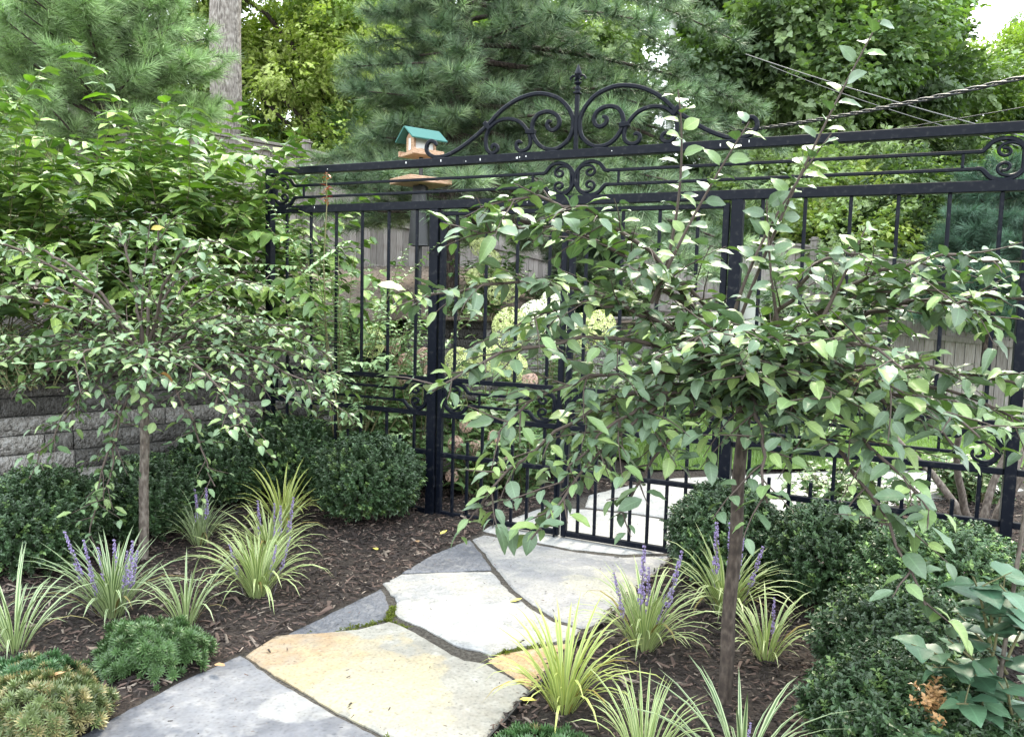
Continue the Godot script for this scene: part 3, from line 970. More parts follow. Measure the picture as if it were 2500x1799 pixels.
func make_iron_fence() -> void:
	var at := Vector3(-0.517, 0, -5.198)
	var turn := -atan2(0.4274, 0.9041)
	var o := thing("iron_fence", "black ornamental metal fence with scrolled arch spanning the garden", "fence", at, turn)
	iron(o, "top_rail", -1.50, 2.37, 5.6, 2.422, 0.0, -0.052)
	iron(o, "middle_rail", -1.447, 2.09, 5.6, 2.145, -0.003, -0.049)
	iron(o, "post", -1.50, -0.05, -1.448, 2.369, 0.001, -0.053)
	iron(o, "post", -0.066, -0.05, 0.0, 2.089, 0.004, -0.062)
	iron(o, "post", 1.903, -0.05, 1.969, 2.089, 0.004, -0.062)
	iron(o, "post", 3.298, -0.05, 3.352, 2.089, 0.004, -0.062)
	for bay in [[-1.447, -0.067, [-1.313, -1.087, -0.859, -0.632, -0.409, -0.18]], [1.97, 3.297, [2.07, 2.291, 2.517, 2.742, 2.973, 3.198]], [3.353, 5.6, [3.46, 3.69, 3.92, 4.15]]]:
		var a: float = bay[0]
		var b: float = bay[1]
		for y in [[0.93, 0.962], [0.692, 0.724], [0.425, 0.457], [0.012, 0.044]]:
			iron(o, "rail", a, y[0], b, y[1], -0.012, -0.044)
		for x in bay[2]:
			iron(o, "picket", x - 0.0095, 0.963, x + 0.0095, 2.0895, -0.017, -0.036)
			iron(o, "picket", x - 0.0095, 0.045, x + 0.0095, 0.691, -0.017, -0.036)
			iron(o, "short_picket", x + 0.113 - 0.0095, 0.045, x + 0.113 + 0.0095, 0.54, -0.0175, -0.0355)
	frieze(o, -1.330, 0.846, 2.247)
	frieze(o, 1.056, 3.192, 2.247)
	scroll_ring(o, 3.40, 2.247, 1.0)
	frieze(o, -1.33, -0.175, 0.827)
	frieze(o, 2.085, 3.18, 0.827)
	# overthrow
	var c := 0.951
	var big := [-0.038, 2.507, -0.053, 2.531, -0.084, 2.539, -0.107, 2.521, -0.114, 2.485, -0.094, 2.454, -0.051, 2.434, 0.004, 2.432, 0.065, 2.445, 0.162, 2.488, 0.251, 2.544, 0.344, 2.612, 0.436, 2.694, 0.54, 2.751, 0.644, 2.776, 0.732, 2.774, 0.827, 2.739, 0.889, 2.682, 0.924, 2.62, 0.929, 2.571, 0.918, 2.512, 0.883, 2.466, 0.824, 2.435, 0.763, 2.437, 0.708, 2.465, 0.669, 2.516, 0.655, 2.573, 0.668, 2.621, 0.702, 2.655, 0.763, 2.664, 0.817, 2.64, 0.839, 2.602, 0.83, 2.566, 0.8, 2.549, 0.77, 2.559, 0.757, 2.584, 0.767, 2.603, 0.785, 2.604]
	var small := [0.381, 2.460, 0.378, 2.475, 0.395, 2.486, 0.415, 2.473, 0.414, 2.448, 0.378, 2.433, 0.345, 2.455, 0.331, 2.5, 0.338, 2.557, 0.373, 2.606, 0.423, 2.634, 0.494, 2.64, 0.565, 2.618, 0.612, 2.574, 0.638, 2.531, 0.647, 2.487, 0.633, 2.451, 0.591, 2.435, 0.557, 2.449, 0.55, 2.478, 0.567, 2.495, 0.588, 2.486]
	for mir in [0.0, c]:
		var b := Buf.new()
		b.strap(curve_pts(big, mir), 0.025, 0.024, 0.6)
		var q := part(o, "arch_scroll", b.mesh(), M["black metal"])
		q.position.z = -0.026
		b = Buf.new()
		b.strap(curve_pts(small, mir), 0.023, 0.022, 0.6)
		q = part(o, "arch_curl", b.mesh(), M["black metal"])
		q.position.z = -0.026
		for cl in [[0.342, 2.606, 0.72], [0.646, 2.55, -0.1]]:
			b = Buf.new()
			b.box(Vector3(-0.032, -0.015, -0.018), Vector3(0.032, 0.015, 0.018), 0.004)
			q = part(o, "collar", b.mesh(), M["black metal"])
			var x: float = cl[0]
			q.position = Vector3(x if mir == 0.0 else 2 * c - x, cl[1], -0.026)
			q.rotation.z = (cl[2] - PI / 2 if cl[2] > 0.3 else cl[2]) * (1.0 if mir == 0.0 else -1.0)
	iron(o, "finial_bar", c - 0.0125, 2.4225, c + 0.0125, 2.752, -0.014, -0.039)
	var f := Buf.new()
	f.smooth = true
	f.box(Vector3(c - 0.022, 2.753, -0.048), Vector3(c + 0.022, 2.765, -0.004), 0.003)
	f.lathe(PackedVector2Array([Vector2(0.018, 2.766), Vector2(0.015, 2.778), Vector2(0.023, 2.787), Vector2(0.012, 2.797), Vector2(0.012, 2.806), Vector2(0.024, 2.816), Vector2(0.024, 2.824), Vector2(0.010, 2.830), Vector2(0.009, 2.838), Vector2(0.022, 2.868), Vector2(0.024, 2.878), Vector2(0.012, 2.905), Vector2(0.001, 2.932)]), Vector3(c, 0, -0.026), 12, 0.7)
	for s in [-1.0, 1.0]:
		var cu := PackedVector3Array()
		for k in 14:
			var a := lerpf(-0.9, 3.6, k / 13.0)
			cu.append(Vector3(c + s * (0.030 - 0.019 * cos(a - 0.2)), 2.848 + 0.016 * sin(a) + (0.0 if a < 1.5 else -0.002), -0.026))
		f.strap(cu, 0.012, 0.018, 0.7)
	part(o, "finial", f.mesh(), M["black metal"])
	for k in 15:
		var b := Buf.new()
		var x := rf(-1.4, 2.0)
		var w := rf(0.002, 0.004)
		b.box(Vector3(x - w, 2.382, 0.0005), Vector3(x + w, 2.382 + rf(0.004, 0.016), 0.0012), 0.0)
		var q := part(o, "paint_chip", b.mesh(), M["white plastic"])
		q.position.y = rf(0.0, 0.02) + (-0.28 if k % 5 == 4 else 0.0)
	# the two gate leaves
	for leaf in 2:
		var g := thing("gate_leaf", ["left black metal gate leaf hung on the left gate post", "right black metal gate leaf partly hidden by the near tree"][leaf], "gate", at, turn, "pair of metal gate leaves")
		var x0: float = [0.010, 0.936][leaf]
		var x1: float = [0.921, 1.893][leaf]
		var z0 := -0.010
		var z1 := -0.046
		iron(g, "stile", x0, 0.008, x0 + 0.036, 2.073, z0, z1)
		iron(g, "stile", x1 - 0.036, 0.008, x1, 2.073, z0, z1)
		iron(g, "top_rail", x0 + 0.0365, 2.045, x1 - 0.0365, 2.072, z0 - 0.002, z1 + 0.002)
		for y in [[0.935, 0.967], [0.692, 0.724], [0.420, 0.450], [0.010, 0.044]]:
			iron(g, "rail", x0 + 0.0365, y[0], x1 - 0.0365, y[1], z0 - 0.002, z1 + 0.002)
		var xs: Array = [[0.131, 0.354, 0.577, 0.802], [1.044, 1.27, 1.493, 1.716]][leaf]
		for x in xs:
			iron(g, "picket", x - 0.0095, 0.968, x + 0.0095, 2.0445, -0.019, -0.038)
			iron(g, "picket", x - 0.0095, 0.0445, x + 0.0095, 0.6915, -0.019, -0.038)
		for k in 3:
			var x: float = xs[k] + 0.112
			iron(g, "short_picket", x - 0.0095, 0.0445, x + 0.0095, 0.541, -0.0195, -0.0375)
		frieze(g, x0 + 0.142, x1 - 0.142, 0.829)
		if leaf == 0:
			for y in [0.25, 1.82]:
				var b := Buf.new()
				b.tube(PackedVector3Array([Vector3(0.005, y - 0.04, 0.004), Vector3(0.005, y + 0.04, 0.004)]), 0.009, 0.009, 8)
				part(g, "hinge", b.mesh(), M["black metal"])
			iron(g, "drop_rod", 0.890, -0.03, 0.902, 0.6, -0.006, 0.006)

# ---------------------------------------------------------------- bird feeder
func make_feeder() -> void:
	var o := thing("bird_feeder", "tan bird feeder with green gable roof on a dark pole", "bird feeder", Vector3(-0.93, 1.25, -7.6), 0.62)
	var y := -1.25
	var b := Buf.new()
	b.tube(PackedVector3Array([Vector3(0, -0.1, 0), Vector3(0, 2.86 + y, 0)]), 0.022, 0.02, 10)
	part(o, "pole", b.mesh(), M["cable"])
	b = Buf.new()
	b.lathe(PackedVector2Array([Vector2(0.13, 2.0 + y), Vector2(0.125, 2.02 + y), Vector2(0.085, 2.57 + y), Vector2(0.02, 2.575 + y)]), Vector3.ZERO, 4)
	part(o, "squirrel_guard", b.mesh(), M["cable"])
	b = Buf.new()
	b.box(Vector3(-0.23, 2.585 + y, -0.21), Vector3(0.23, 2.64 + y, 0.21), 0.006)
	part(o, "lower_tray", b.mesh(), M["tan plastic"])
	b = Buf.new()
	b.box(Vector3(-0.155, 2.845 + y, -0.13), Vector3(0.155, 2.875 + y, 0.13), 0.004)
	for s in [-1.0, 1.0]:
		b.box(Vector3(-0.17, 2.846 + y, s * 0.132), Vector3(0.17, 2.90 + y, s * 0.15), 0.004)
	part(o, "perch_tray", b.mesh(), M["tan plastic"])
	b = Buf.new()
	for s in [-1.0, 1.0]:
		var x: float = s * 0.11
		b.box(Vector3(x - 0.012, 2.876 + y, -0.075), Vector3(x + 0.012, 3.02 + y, 0.075), 0.003)
		b.face(Vector3(x + 0.012 * s, 3.02 + y, -0.075), Vector3(x + 0.012 * s, 3.02 + y, 0.075), Vector3(x + 0.012 * s, 3.09 + y, 0))
	part(o, "end_wall", b.mesh(), M["tan plastic"])
	b = Buf.new()
	for s in [-1.0, 1.0]:
		b.box(Vector3(-0.097, 2.877 + y, s * 0.06 - 0.003), Vector3(0.097, 3.03 + y, s * 0.06 + 0.003), 0.0)
	part(o, "seed_window", b.mesh(), M["clear pane"])
	b = Buf.new()
	for s in [-1.0, 1.0]:
		b.box(Vector3(s * 0.123, 2.90 + y, -0.02), Vector3(s * 0.126, 3.01 + y, 0.02), 0.0)
	part(o, "end_window", b.mesh(), M["white plastic"])
	for s in [-1.0, 1.0]:
		b = Buf.new()
		b.box(Vector3(-0.19, -0.008, 0.0), Vector3(0.19, 0.008, 0.21), 0.003)
		var q := part(o, "roof_panel", b.mesh(), M["green plastic"])
		q.transform = Transform3D(Basis(Vector3.UP, 0.0 if s > 0 else PI) * Basis(Vector3.RIGHT, 0.62), Vector3(0, 3.11 + y, 0))
		q.position += Vector3(0, 0.0, s * 0.006)

# ---------------------------------------------------------------- far trees
func crown_tree(called: String, label: String, base: Vector3, top: float, lean: Vector3, rad: Vector3, cy: float, cols: Array, clumps: int, sprays: int, sm: Mesh, group := "") -> void:
	var o := thing(called, label, "tree", base, 0.0, group)
	var b := Buf.new()
	var tp := PackedVector3Array()
	for k in 9:
		tp.append(lean * k / 8.0 + Vector3(0, top * k / 8.0 - 0.2, 0) + rv(0.06))
	b.tube(tp, 0.2, 0.07, 10, Color.WHITE, 0.06)
	part(o, "trunk", b.mesh(), M["pine bark"])
	var limbs := Buf.new()
	var xf := []
	var tint := []
	for k in clumps:
		var dir := Vector3(rng.randfn(), rng.randfn() * 0.9, rng.randfn()).normalized()
		var c := Vector3(0, cy, 0) + lean * 0.7 + dir * rad * pow(rng.randf(), 0.4)
		if k % 2 == 0:
			var s := along(tp, clampf((c.y - rad.y * 0.5) / top, 0.25, 0.95))
			limbs.tube(PackedVector3Array([s, s.lerp(c, 0.5) + Vector3(0, 0.3, 0) + rv(0.2), c]), 0.055, 0.012, 5)
		var col: Color = cols[rng.randi() % cols.size()]
		var cr := rf(0.65, 1.25)
		for j in sprays:
			var d := Vector3(rng.randfn(), rng.randfn(), rng.randfn()).normalized()
			var p := c + Vector3(d.x, d.y * 0.55, d.z) * cr * pow(rng.randf(), 0.35)
			var z := (d + Vector3(0, -0.25, 0) + rv(0.5)).normalized()
			xf.append(leaf_at(p, z, Vector3.UP + rv(0.4), rf(0.8, 1.25)))
			var f := rf(0.75, 1.25)
			tint.append(Color(col.r * f, col.g * f, col.b * f))
	part(o, "limbs", limbs.mesh(), M["pine bark"])
	scatter(o, "crown", sm, M["far leaf"], xf, tint)
func make_background() -> void:
	var maple := spray_mesh(26, 0.42, 0.15, 0.85, 71)
	var small := spray_mesh(28, 0.36, 0.11, 0.65, 72)
	var lime := [Color(0.40, 0.49, 0.16), Color(0.50, 0.57, 0.20), Color(0.31, 0.41, 0.14), Color(0.17, 0.25, 0.09)]
	var mid := [Color(0.20, 0.29, 0.16), Color(0.26, 0.35, 0.18), Color(0.34, 0.43, 0.22), Color(0.11, 0.165, 0.085)]
	var dark := [Color(0.09, 0.15, 0.055), Color(0.14, 0.21, 0.07), Color(0.17, 0.25, 0.09)]
	var y0 := 1.4
	crown_tree("maple_tree", "yellow green leafy tree behind the bare trunk and fence", Vector3(-4.6, y0, -17.5), 8.0, Vector3(0.6, 0, 0), Vector3(3.4, 3.4, 2.4), 5.4, lime, 50, 80, small, "broadleaf trees behind the garden")
	crown_tree("maple_tree", "lime green tree at the upper left behind the soft pine", Vector3(-9.6, y0, -17.0), 8.0, Vector3(-0.4, 0, 0), Vector3(3.2, 3.0, 2.2), 5.0, lime, 40, 75, small, "broadleaf trees behind the garden")
	crown_tree("oak_tree", "mid green tree standing behind the big pine", Vector3(-0.8, y0, -21.0), 9.5, Vector3(0.5, 0, 0), Vector3(3.6, 4.6, 2.4), 6.2, mid, 56, 85, maple, "broadleaf trees behind the garden")
	crown_tree("maple_tree", "tall green maple right of the big pine", Vector3(5.6, 1.0, -16.5), 8.5, Vector3(0.3, 0, 0), Vector3(2.7, 3.7, 2.0), 5.0, mid, 58, 90, maple, "broadleaf trees behind the garden")
	crown_tree("maple_tree", "green maple behind the overhead cables", Vector3(9.0, 1.0, -18.0), 7.0, Vector3(0.0, 0, 0), Vector3(2.7, 2.7, 2.0), 4.0, mid, 46, 90, maple, "broadleaf trees behind the garden")
	crown_tree("oak_tree", "dark branching tree at the upper right corner", Vector3(13.1, 1.0, -16.8), 8.5, Vector3(0.4, 0, 0), Vector3(2.4, 3.2, 2.0), 5.0, dark + [Color(0.2, 0.3, 0.06)], 44, 80, small, "broadleaf trees behind the garden")
	crown_tree("oak_tree", "high dark tree between the pine and the sky gap", Vector3(7.4, 1.2, -23.0), 12.5, Vector3(-0.4, 0, 0), Vector3(3.3, 3.2, 2.2), 9.6, dark + mid, 44, 75, small, "broadleaf trees behind the garden")
	crown_tree("maple_tree", "yellowish tree at the far right edge", Vector3(15.4, 1.0, -21.0), 10.0, Vector3(0.0, 0, 0), Vector3(2.6, 3.8, 2.0), 6.0, lime + mid, 50, 100, small, "broadleaf trees behind the garden")
	crown_tree("understorey_tree", "low bushy green tree above the pale board fence", Vector3(6.6, 1.0, -14.8), 2.6, Vector3.ZERO, Vector3(2.4, 1.3, 1.2), 1.9, mid + lime, 40, 110, small, "low trees along the far fence")
	crown_tree("understorey_tree", "low dark tree behind the right board fence end", Vector3(10.6, 0.9, -13.0), 3.0, Vector3.ZERO, Vector3(2.2, 1.6, 1.2), 1.8, dark + mid, 40, 110, maple, "low trees along the far fence")
	crown_tree("understorey_tree", "dark bushy evergreen left of the feeder above the fence", Vector3(-2.2, 1.9, -16.6), 2.8, Vector3.ZERO, Vector3(1.7, 1.1, 0.9), 1.9, dark, 26, 110, small, "low trees along the far fence")
	crown_tree("understorey_tree", "dark tree below the pine behind the feeder platform", Vector3(1.4, 1.4, -18.5), 3.2, Vector3.ZERO, Vector3(2.3, 1.6, 1.0), 1.9, dark, 36, 110, small, "low trees along the far fence")
	# far woodland that reads as one mass
	var xf := []
	var tint := []
	for k in 6500:
		var x := rf(-26, 26)
		var top := 5.0 + 2.0 * sin(x * 0.7) + 1.6 * sin(x * 1.9 + 1.0)
		var p := Vector3(x, 1.0 + (top + (1.0 if x < 4.0 else 0.0)) * pow(rng.randf(), 0.8), rf(-29, -25.5))
		xf.append(leaf_at(p, rv(1) + Vector3(0, -0.2, 0.4), Vector3.UP + rv(0.5), rf(1.6, 2.6)))
		var f := rf(0.6, 1.3)
		var c: Color = (mid + dark + [lime[2]])[rng.randi() % 8]
		tint.append(Color(c.r * f, c.g * f, c.b * f))
	var w := scatter(self, "woods", maple, M["far leaf"], xf, tint)
	w.set_meta("label", "distant mixed woodland closing the view behind the trees")
	# bare tall trunk
	var t := thing("tall_tree", "tall grey brown bare trunk rising behind the fence", "tree", Vector3(-4.83, 1.6, -13.0))
	var b := Buf.new()
	var tp := PackedVector3Array()
	for k in 30:
		tp.append(Vector3(0.01 * k - 0.1 + 0.02 * sin(k * 0.8), k * 0.35 - 0.3, 0))
	b.tube(tp, 0.27, 0.21, 20, Color.WHITE, 0.02)
	part(t, "trunk", b.mesh(), M["old bark"])
	for s in [[0.12, 2.7, -16.0, 0.17, "grey brown trunk standing behind the frieze right of the feeder"], [0.62, 2.6, -16.8, 0.11, "thin grey trunk beside the thicker one behind the frieze"]]:
		t = thing("tree_trunk", s[4], "tree", Vector3(s[0], 1.2, s[2]))
		b = Buf.new()
		b.tube(grow(Vector3(0, -0.2, 0), Vector3(0.03, 1, 0), s[1], 12, 0.0, 0.02), s[3], s[3] * 0.8, 12, Color.WHITE, 0.05)
		part(t, "trunk", b.mesh(), M["old bark"])
	# pale utility pole
	t = thing("utility_pole", "pale round pole glimpsed through the pine branches", "pole", Vector3(3.3, 1.0, -17.0))
	b = Buf.new()
	b.tube(PackedVector3Array([Vector3.ZERO, Vector3(-0.08, 7.5, 0)]), 0.09, 0.075, 14)
	part(t, "shaft", b.mesh(), M["pole"])
	b = Buf.new()
	b.lathe(PackedVector2Array([Vector2(0.085, 7.5), Vector2(0.085, 7.56), Vector2(0.0, 7.6)]), Vector3(-0.08, 0, 0), 14)
	part(t, "pole_cap", b.mesh(), M["cable"])

# ---------------------------------------------------------------- pines
func pine(o: Node3D, trunk: PackedVector3Array, r0: float, r1: float, from_y: float, to_y: float, whorl: float, reach: Callable, cols: Array, lift: float, dens: float, tuft: Mesh, inner_bare := 99.0) -> void:
	var b := Buf.new()
	b.tube(trunk, r0, r1, 12, Color.WHITE, 0.05)
	part(o, "trunk", b.mesh(), M["pine bark"])
	var y := from_y
	var xf := []
	var tint := []
	var base: float = trunk[0].y
	var span: float = trunk[-1].y - base
	while y < to_y:
		var n := 6
		var a0 := rf(0, TAU)
		for k in n:
			var a := a0 + TAU * k / n + rf(-0.3, 0.3)
			var l: float = reach.call(a, y) * rf(0.8, 1.05)
			if l < 0.3 or (y > inner_bare and rng.randf() < 0.18): continue
			var st := along(trunk, (y + rf(-0.12, 0.12) - base) / span)
			var d := Vector3(cos(a), lift, -sin(a))
			var br := grow(st, d, l, 9, 0.10, 0.05)
			var bb := Buf.new()
			bb.tube(br, 0.008 + 0.008 * l, 0.005, 5)
			var s := (0.28 if y < inner_bare else (0.16 if cos(a) > 0.3 else 0.38)) * l
			while s < l:
				var t := s / l
				var h := heading(br, t)
				for side in [-1.0, 1.0]:
					if rng.randf() > dens: continue
					var sd: Vector3 = (h.cross(Vector3.UP).normalized() * side + h * rf(0.5, 1.0) + Vector3(0, rf(-0.1, 0.5), 0)).normalized()
					var tl := rf(0.22, 0.5) * (1.15 - 0.5 * t)
					var tw := grow(along(br, t), sd, tl, 4, -0.3, 0.12)
					bb.tube(tw, 0.006, 0.003, 3)
					var q := 0.25
					while q <= 1.0:
						var hd := heading(tw, q)
						xf.append(leaf_at(along(tw, q), hd + Vector3(0, 0.25, 0) + rv(0.3), Vector3.UP + rv(0.9), rf(0.85, 1.2)))
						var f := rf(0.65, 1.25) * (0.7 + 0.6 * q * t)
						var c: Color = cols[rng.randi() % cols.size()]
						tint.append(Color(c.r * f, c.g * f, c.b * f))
						q += 0.26
				s += rf(0.10, 0.17)
			xf.append(leaf_at(br[-1], heading(br, 1.0), Vector3.UP + rv(0.5), 1.2))
			tint.append(cols[0])
			part(o, "branch", bb.mesh(), M["pine bark"])
		y += whorl * rf(0.8, 1.2)
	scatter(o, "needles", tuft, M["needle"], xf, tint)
func make_pines() -> void:
	var tuft := tuft_mesh(46, 0.165, 0.0062, 81)
	var o := thing("pine_tree", "large dark white pine towering behind the gate arch", "tree")
	var tr := PackedVector3Array([Vector3(-0.84, 1.25, -9.7), Vector3(-0.85, 2.4, -9.8), Vector3(-0.83, 3.3, -9.95), Vector3(-0.80, 4.2, -10.0), Vector3(-0.70, 5.2, -10.0), Vector3(-0.62, 6.5, -10.0), Vector3(-0.6, 9.0, -10.0)])
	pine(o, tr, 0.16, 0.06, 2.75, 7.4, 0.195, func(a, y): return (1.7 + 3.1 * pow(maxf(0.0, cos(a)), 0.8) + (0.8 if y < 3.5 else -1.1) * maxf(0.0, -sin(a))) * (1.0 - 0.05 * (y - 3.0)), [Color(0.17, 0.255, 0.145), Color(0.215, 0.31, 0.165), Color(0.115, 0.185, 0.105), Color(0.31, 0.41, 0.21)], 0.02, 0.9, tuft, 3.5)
	o = thing("pine_tree", "soft light green young pine above the large left shrub", "tree", Vector3(-4.75, 1.4, -9.0))
	pine(o, PackedVector3Array([Vector3(0, -0.2, 0), Vector3(0.05, 2.0, 0), Vector3(0, 3.0, 0), Vector3(0, 4.3, 0)]), 0.07, 0.02, 0.6, 4.0, 0.2, func(a, y): return clampf(1.35 * sqrt(maxf(0.0, (4.3 - y) / 2.4)), 0.3, 1.4), [Color(0.30, 0.44, 0.19), Color(0.37, 0.52, 0.23), Color(0.24, 0.36, 0.16)], 0.45, 0.72, tuft)
	o = thing("spruce_tree", "small blue green conifer at the right edge beyond the fence", "tree", Vector3(6.5, 0.9, -10.6))
	pine(o, PackedVector3Array([Vector3(0, -0.2, 0), Vector3(0, 1.2, 0), Vector3(0, 2.6, 0)]), 0.05, 0.015, 0.3, 2.5, 0.17, func(a, y): return clampf(1.0 * sqrt(maxf(0.0, (2.7 - y) / 2.2)), 0.3, 1.0), [Color(0.10, 0.19, 0.13), Color(0.13, 0.23, 0.16)], 0.35, 0.95, tuft)
	o = thing("weeping_conifer", "dark drooping conifer behind the right gate leaf", "tree", Vector3(1.15, 1.15, -13.0))
	pine(o, PackedVector3Array([Vector3(0, -0.2, 0), Vector3(0, 1.0, 0), Vector3(0.1, 2.2, 0)]), 0.05, 0.015, 0.4, 2.1, 0.2, func(a, y): return 0.75, [Color(0.045, 0.09, 0.05), Color(0.06, 0.11, 0.06)], -0.5, 0.95, tuft)

# ---------------------------------------------------------------- shrubs and perennials
func stems(o: Node3D, n: int, spread: Callable, length: Vector2, droop: float, step: float, size: Vector2, opposite: bool, start: float, twig: Material, sides: int, wood: Buf) -> Array:
	var xf := []
	for k in n:
		var sp: Array = spread.call(k)
		var l := rf(length.x, length.y)
		var p := grow(sp[0], sp[1], l, 10, droop, 0.05)
		wood.tube(p, 0.006, 0.002, 4)
		var shoots := [[p, l, start]]
		for j in sides:
			var t := rf(0.35, 0.9)
			var h := heading(p, t)
			var d := (h + rv(1.0)).normalized()
			var sl := l * rf(0.2, 0.42)
			var q := grow(along(p, t), d, sl, 6, droop, 0.06)
			wood.tube(q, 0.003, 0.0015, 3)
			shoots.append([q, sl, 0.15])
		for sh in shoots:
			var q: PackedVector3Array = sh[0]
			var s: float = sh[1] * sh[2]
			var flip := 1.0
			while s <= sh[1]:
				var t: float = s / sh[1]
				var h := heading(q, t)
				var side := h.cross(Vector3.UP)
				if side.length() < 0.1: side = Vector3.RIGHT
				side = side.normalized()
				for sg in ([-1.0, 1.0] if opposite else [flip]):
					var d: Vector3 = side * sg * rf(0.7, 1.1) + h * rf(0.3, 0.9) + Vector3(0, rf(-0.55, 0.12), 0)
					xf.append(leaf_at(along(q, t), d, Vector3.UP + rv(0.35), rf(size.x, size.y) * (1.0 if t < 0.85 else 0.75), rf(0.85, 1.1)))
				flip = -flip
				s += step * rf(0.8, 1.2)
	return xf
func make_shrubs() -> void:
	var ovals := [leaf_mesh(0.50, 0.25, 0.28, 0.75, 1), leaf_mesh(0.46, 0.35, 0.40, 0.75, 2), leaf_mesh(0.54, 0.2, 0.16, 0.72, 3)]
	# big shrub on the wall
	var cols := [Color(0.17, 0.27, 0.075), Color(0.23, 0.34, 0.085), Color(0.12, 0.20, 0.065), Color(0.09, 0.155, 0.055), Color(0.29, 0.39, 0.11)]
	var o := thing("leafy_shrub", "large arching green shrub overhanging the retaining wall on the left", "shrub", Vector3(-3.0, 0.95, -6.4))
	var wood := Buf.new()
	var bases := [Vector3(-1.0, 0, 0.55), Vector3(-0.5, 0, 0.05), Vector3(0.1, 0.0, -0.1), Vector3(0.35, 0.1, -0.3)]
	var xf := stems(o, 170, func(k):
		var a := rf(0, TAU)
		var e := rf(0.6, 1.45)
		return [bases[k % 4] + rv(0.12), Vector3(cos(a) * cos(e) + 0.2, sin(e), sin(a) * cos(e) + 0.05)], Vector2(1.2, 2.2), 0.30, 0.085, Vector2(0.12, 0.18), true, 0.5, M["green twig"], 3, wood)
	# layered lower skirts hanging towards the bed
	xf += stems(o, 12, func(k): return [Vector3(rf(-1.3, 0.9), rf(0.05, 0.7), rf(-0.3, 0.5)), Vector3(rf(-0.3, 0.8), rf(0.0, 0.5), rf(0.2, 1.0))], Vector2(0.5, 1.1), 0.7, 0.065, Vector2(0.10, 0.145), true, 0.2, M["green twig"], 2, wood)
	part(o, "stems", wood.mesh(), M["green twig"])
	leaves(o, xf, ovals, palette("shrub leaf", cols, 0.42, Color(0.66, 0.8, 0.2)), cols, M["leaf soft"], 300)
	# rose in front of the left panel
	cols = [Color(0.27, 0.40, 0.20), Color(0.33, 0.46, 0.23), Color(0.20, 0.31, 0.15)]
	o = thing("rose_bush", "wiry rose bush with red new tips behind the left fence panel", "shrub", Vector3(-1.25, 0.0, -5.75))
	wood = Buf.new()
	xf = stems(o, 20, func(k): return [rv(0.08) * Vector3(1, 0, 1), Vector3(rf(-0.25, 0.42), 1.0, rf(-0.02, 0.26))], Vector2(1.2, 2.05), 0.16, 0.036, Vector2(0.042, 0.066), true, 0.62, M["green twig"], 4, wood)
	part(o, "canes", wood.mesh(), M["green twig"])
	leaves(o, xf, ovals, palette("rose leaf", cols, 0.35, Color(0.4, 0.5, 0.2)), cols, M["leaf soft"], 220)
	var red := [Color(0.38, 0.06, 0.03), Color(0.42, 0.16, 0.05)]
	var rp := palette("red leaf", red, 0.4, Color(0.7, 0.4, 0.2))
	var cane := Buf.new()
	var rs := PackedVector3Array([Vector3(-0.03, 0, 0), Vector3(-0.08, 0.9, 0.2), Vector3(-0.06, 1.7, 0.42), Vector3(-0.03, 2.1, 0.46), Vector3(-0.03, 2.32, 0.47)])
	cane.tube(rs, 0.007, 0.003, 5)
	part(o, "tall_cane", cane.mesh(), M["green twig"])
	for k in 22:
		var t := rf(0.78, 1.0)
		var a := rf(0, TAU)
		var q := part(o, "red_leaf", ovals[k % 3], rp[k % 2])
		q.transform = leaf_at(along(rs, t), Vector3(cos(a), rf(-0.3, 0.6), sin(a)), Vector3.UP, rf(0.03, 0.055))
	# hydrangeas: leaves, then flower heads of many little florets
	var head := Buf.new()
	var r := RandomNumberGenerator.new()
	r.seed = 77
	for k in 230:
		var d := Vector3(r.randfn(), r.randfn(), r.randfn()).normalized()
		var c := Vector3(d.x * 0.5, d.y * 0.62 + 0.1, d.z * 0.5) * (1.0 - 0.18 * maxf(0.0, d.y))
		var x := d.cross(Vector3(r.randf(), r.randf(), r.randf())).normalized() * 0.085
		var y := d.cross(x).normalized() * 0.085
		var v := r.randf_range(0.82, 1.12)
		for q in [[x, y], [y, -x], [-x, -y], [-y, x]]:
			head.face(c, c + q[0] * 0.9 + d * 0.03, c + (q[0] + q[1]) * 0.75 + d * 0.045, Color(v, v, v))
	var hm := head.mesh()
	var lime := vert("lime petal", 0.8, Color(0.4, 0.42, 0.2), lin(0.70, 0.76, 0.36))
	var cream := vert("cream petal", 0.8, Color(0.4, 0.42, 0.3), lin(0.86, 0.87, 0.68))
	var pink := vert("pink petal", 0.8, Color(0.45, 0.3, 0.25), lin(0.66, 0.47, 0.38))
	cols = [Color(0.12, 0.21, 0.085), Color(0.16, 0.26, 0.10), Color(0.21, 0.31, 0.12)]
	var hp := palette("hydrangea leaf", cols, 0.45, Color(0.45, 0.55, 0.2))
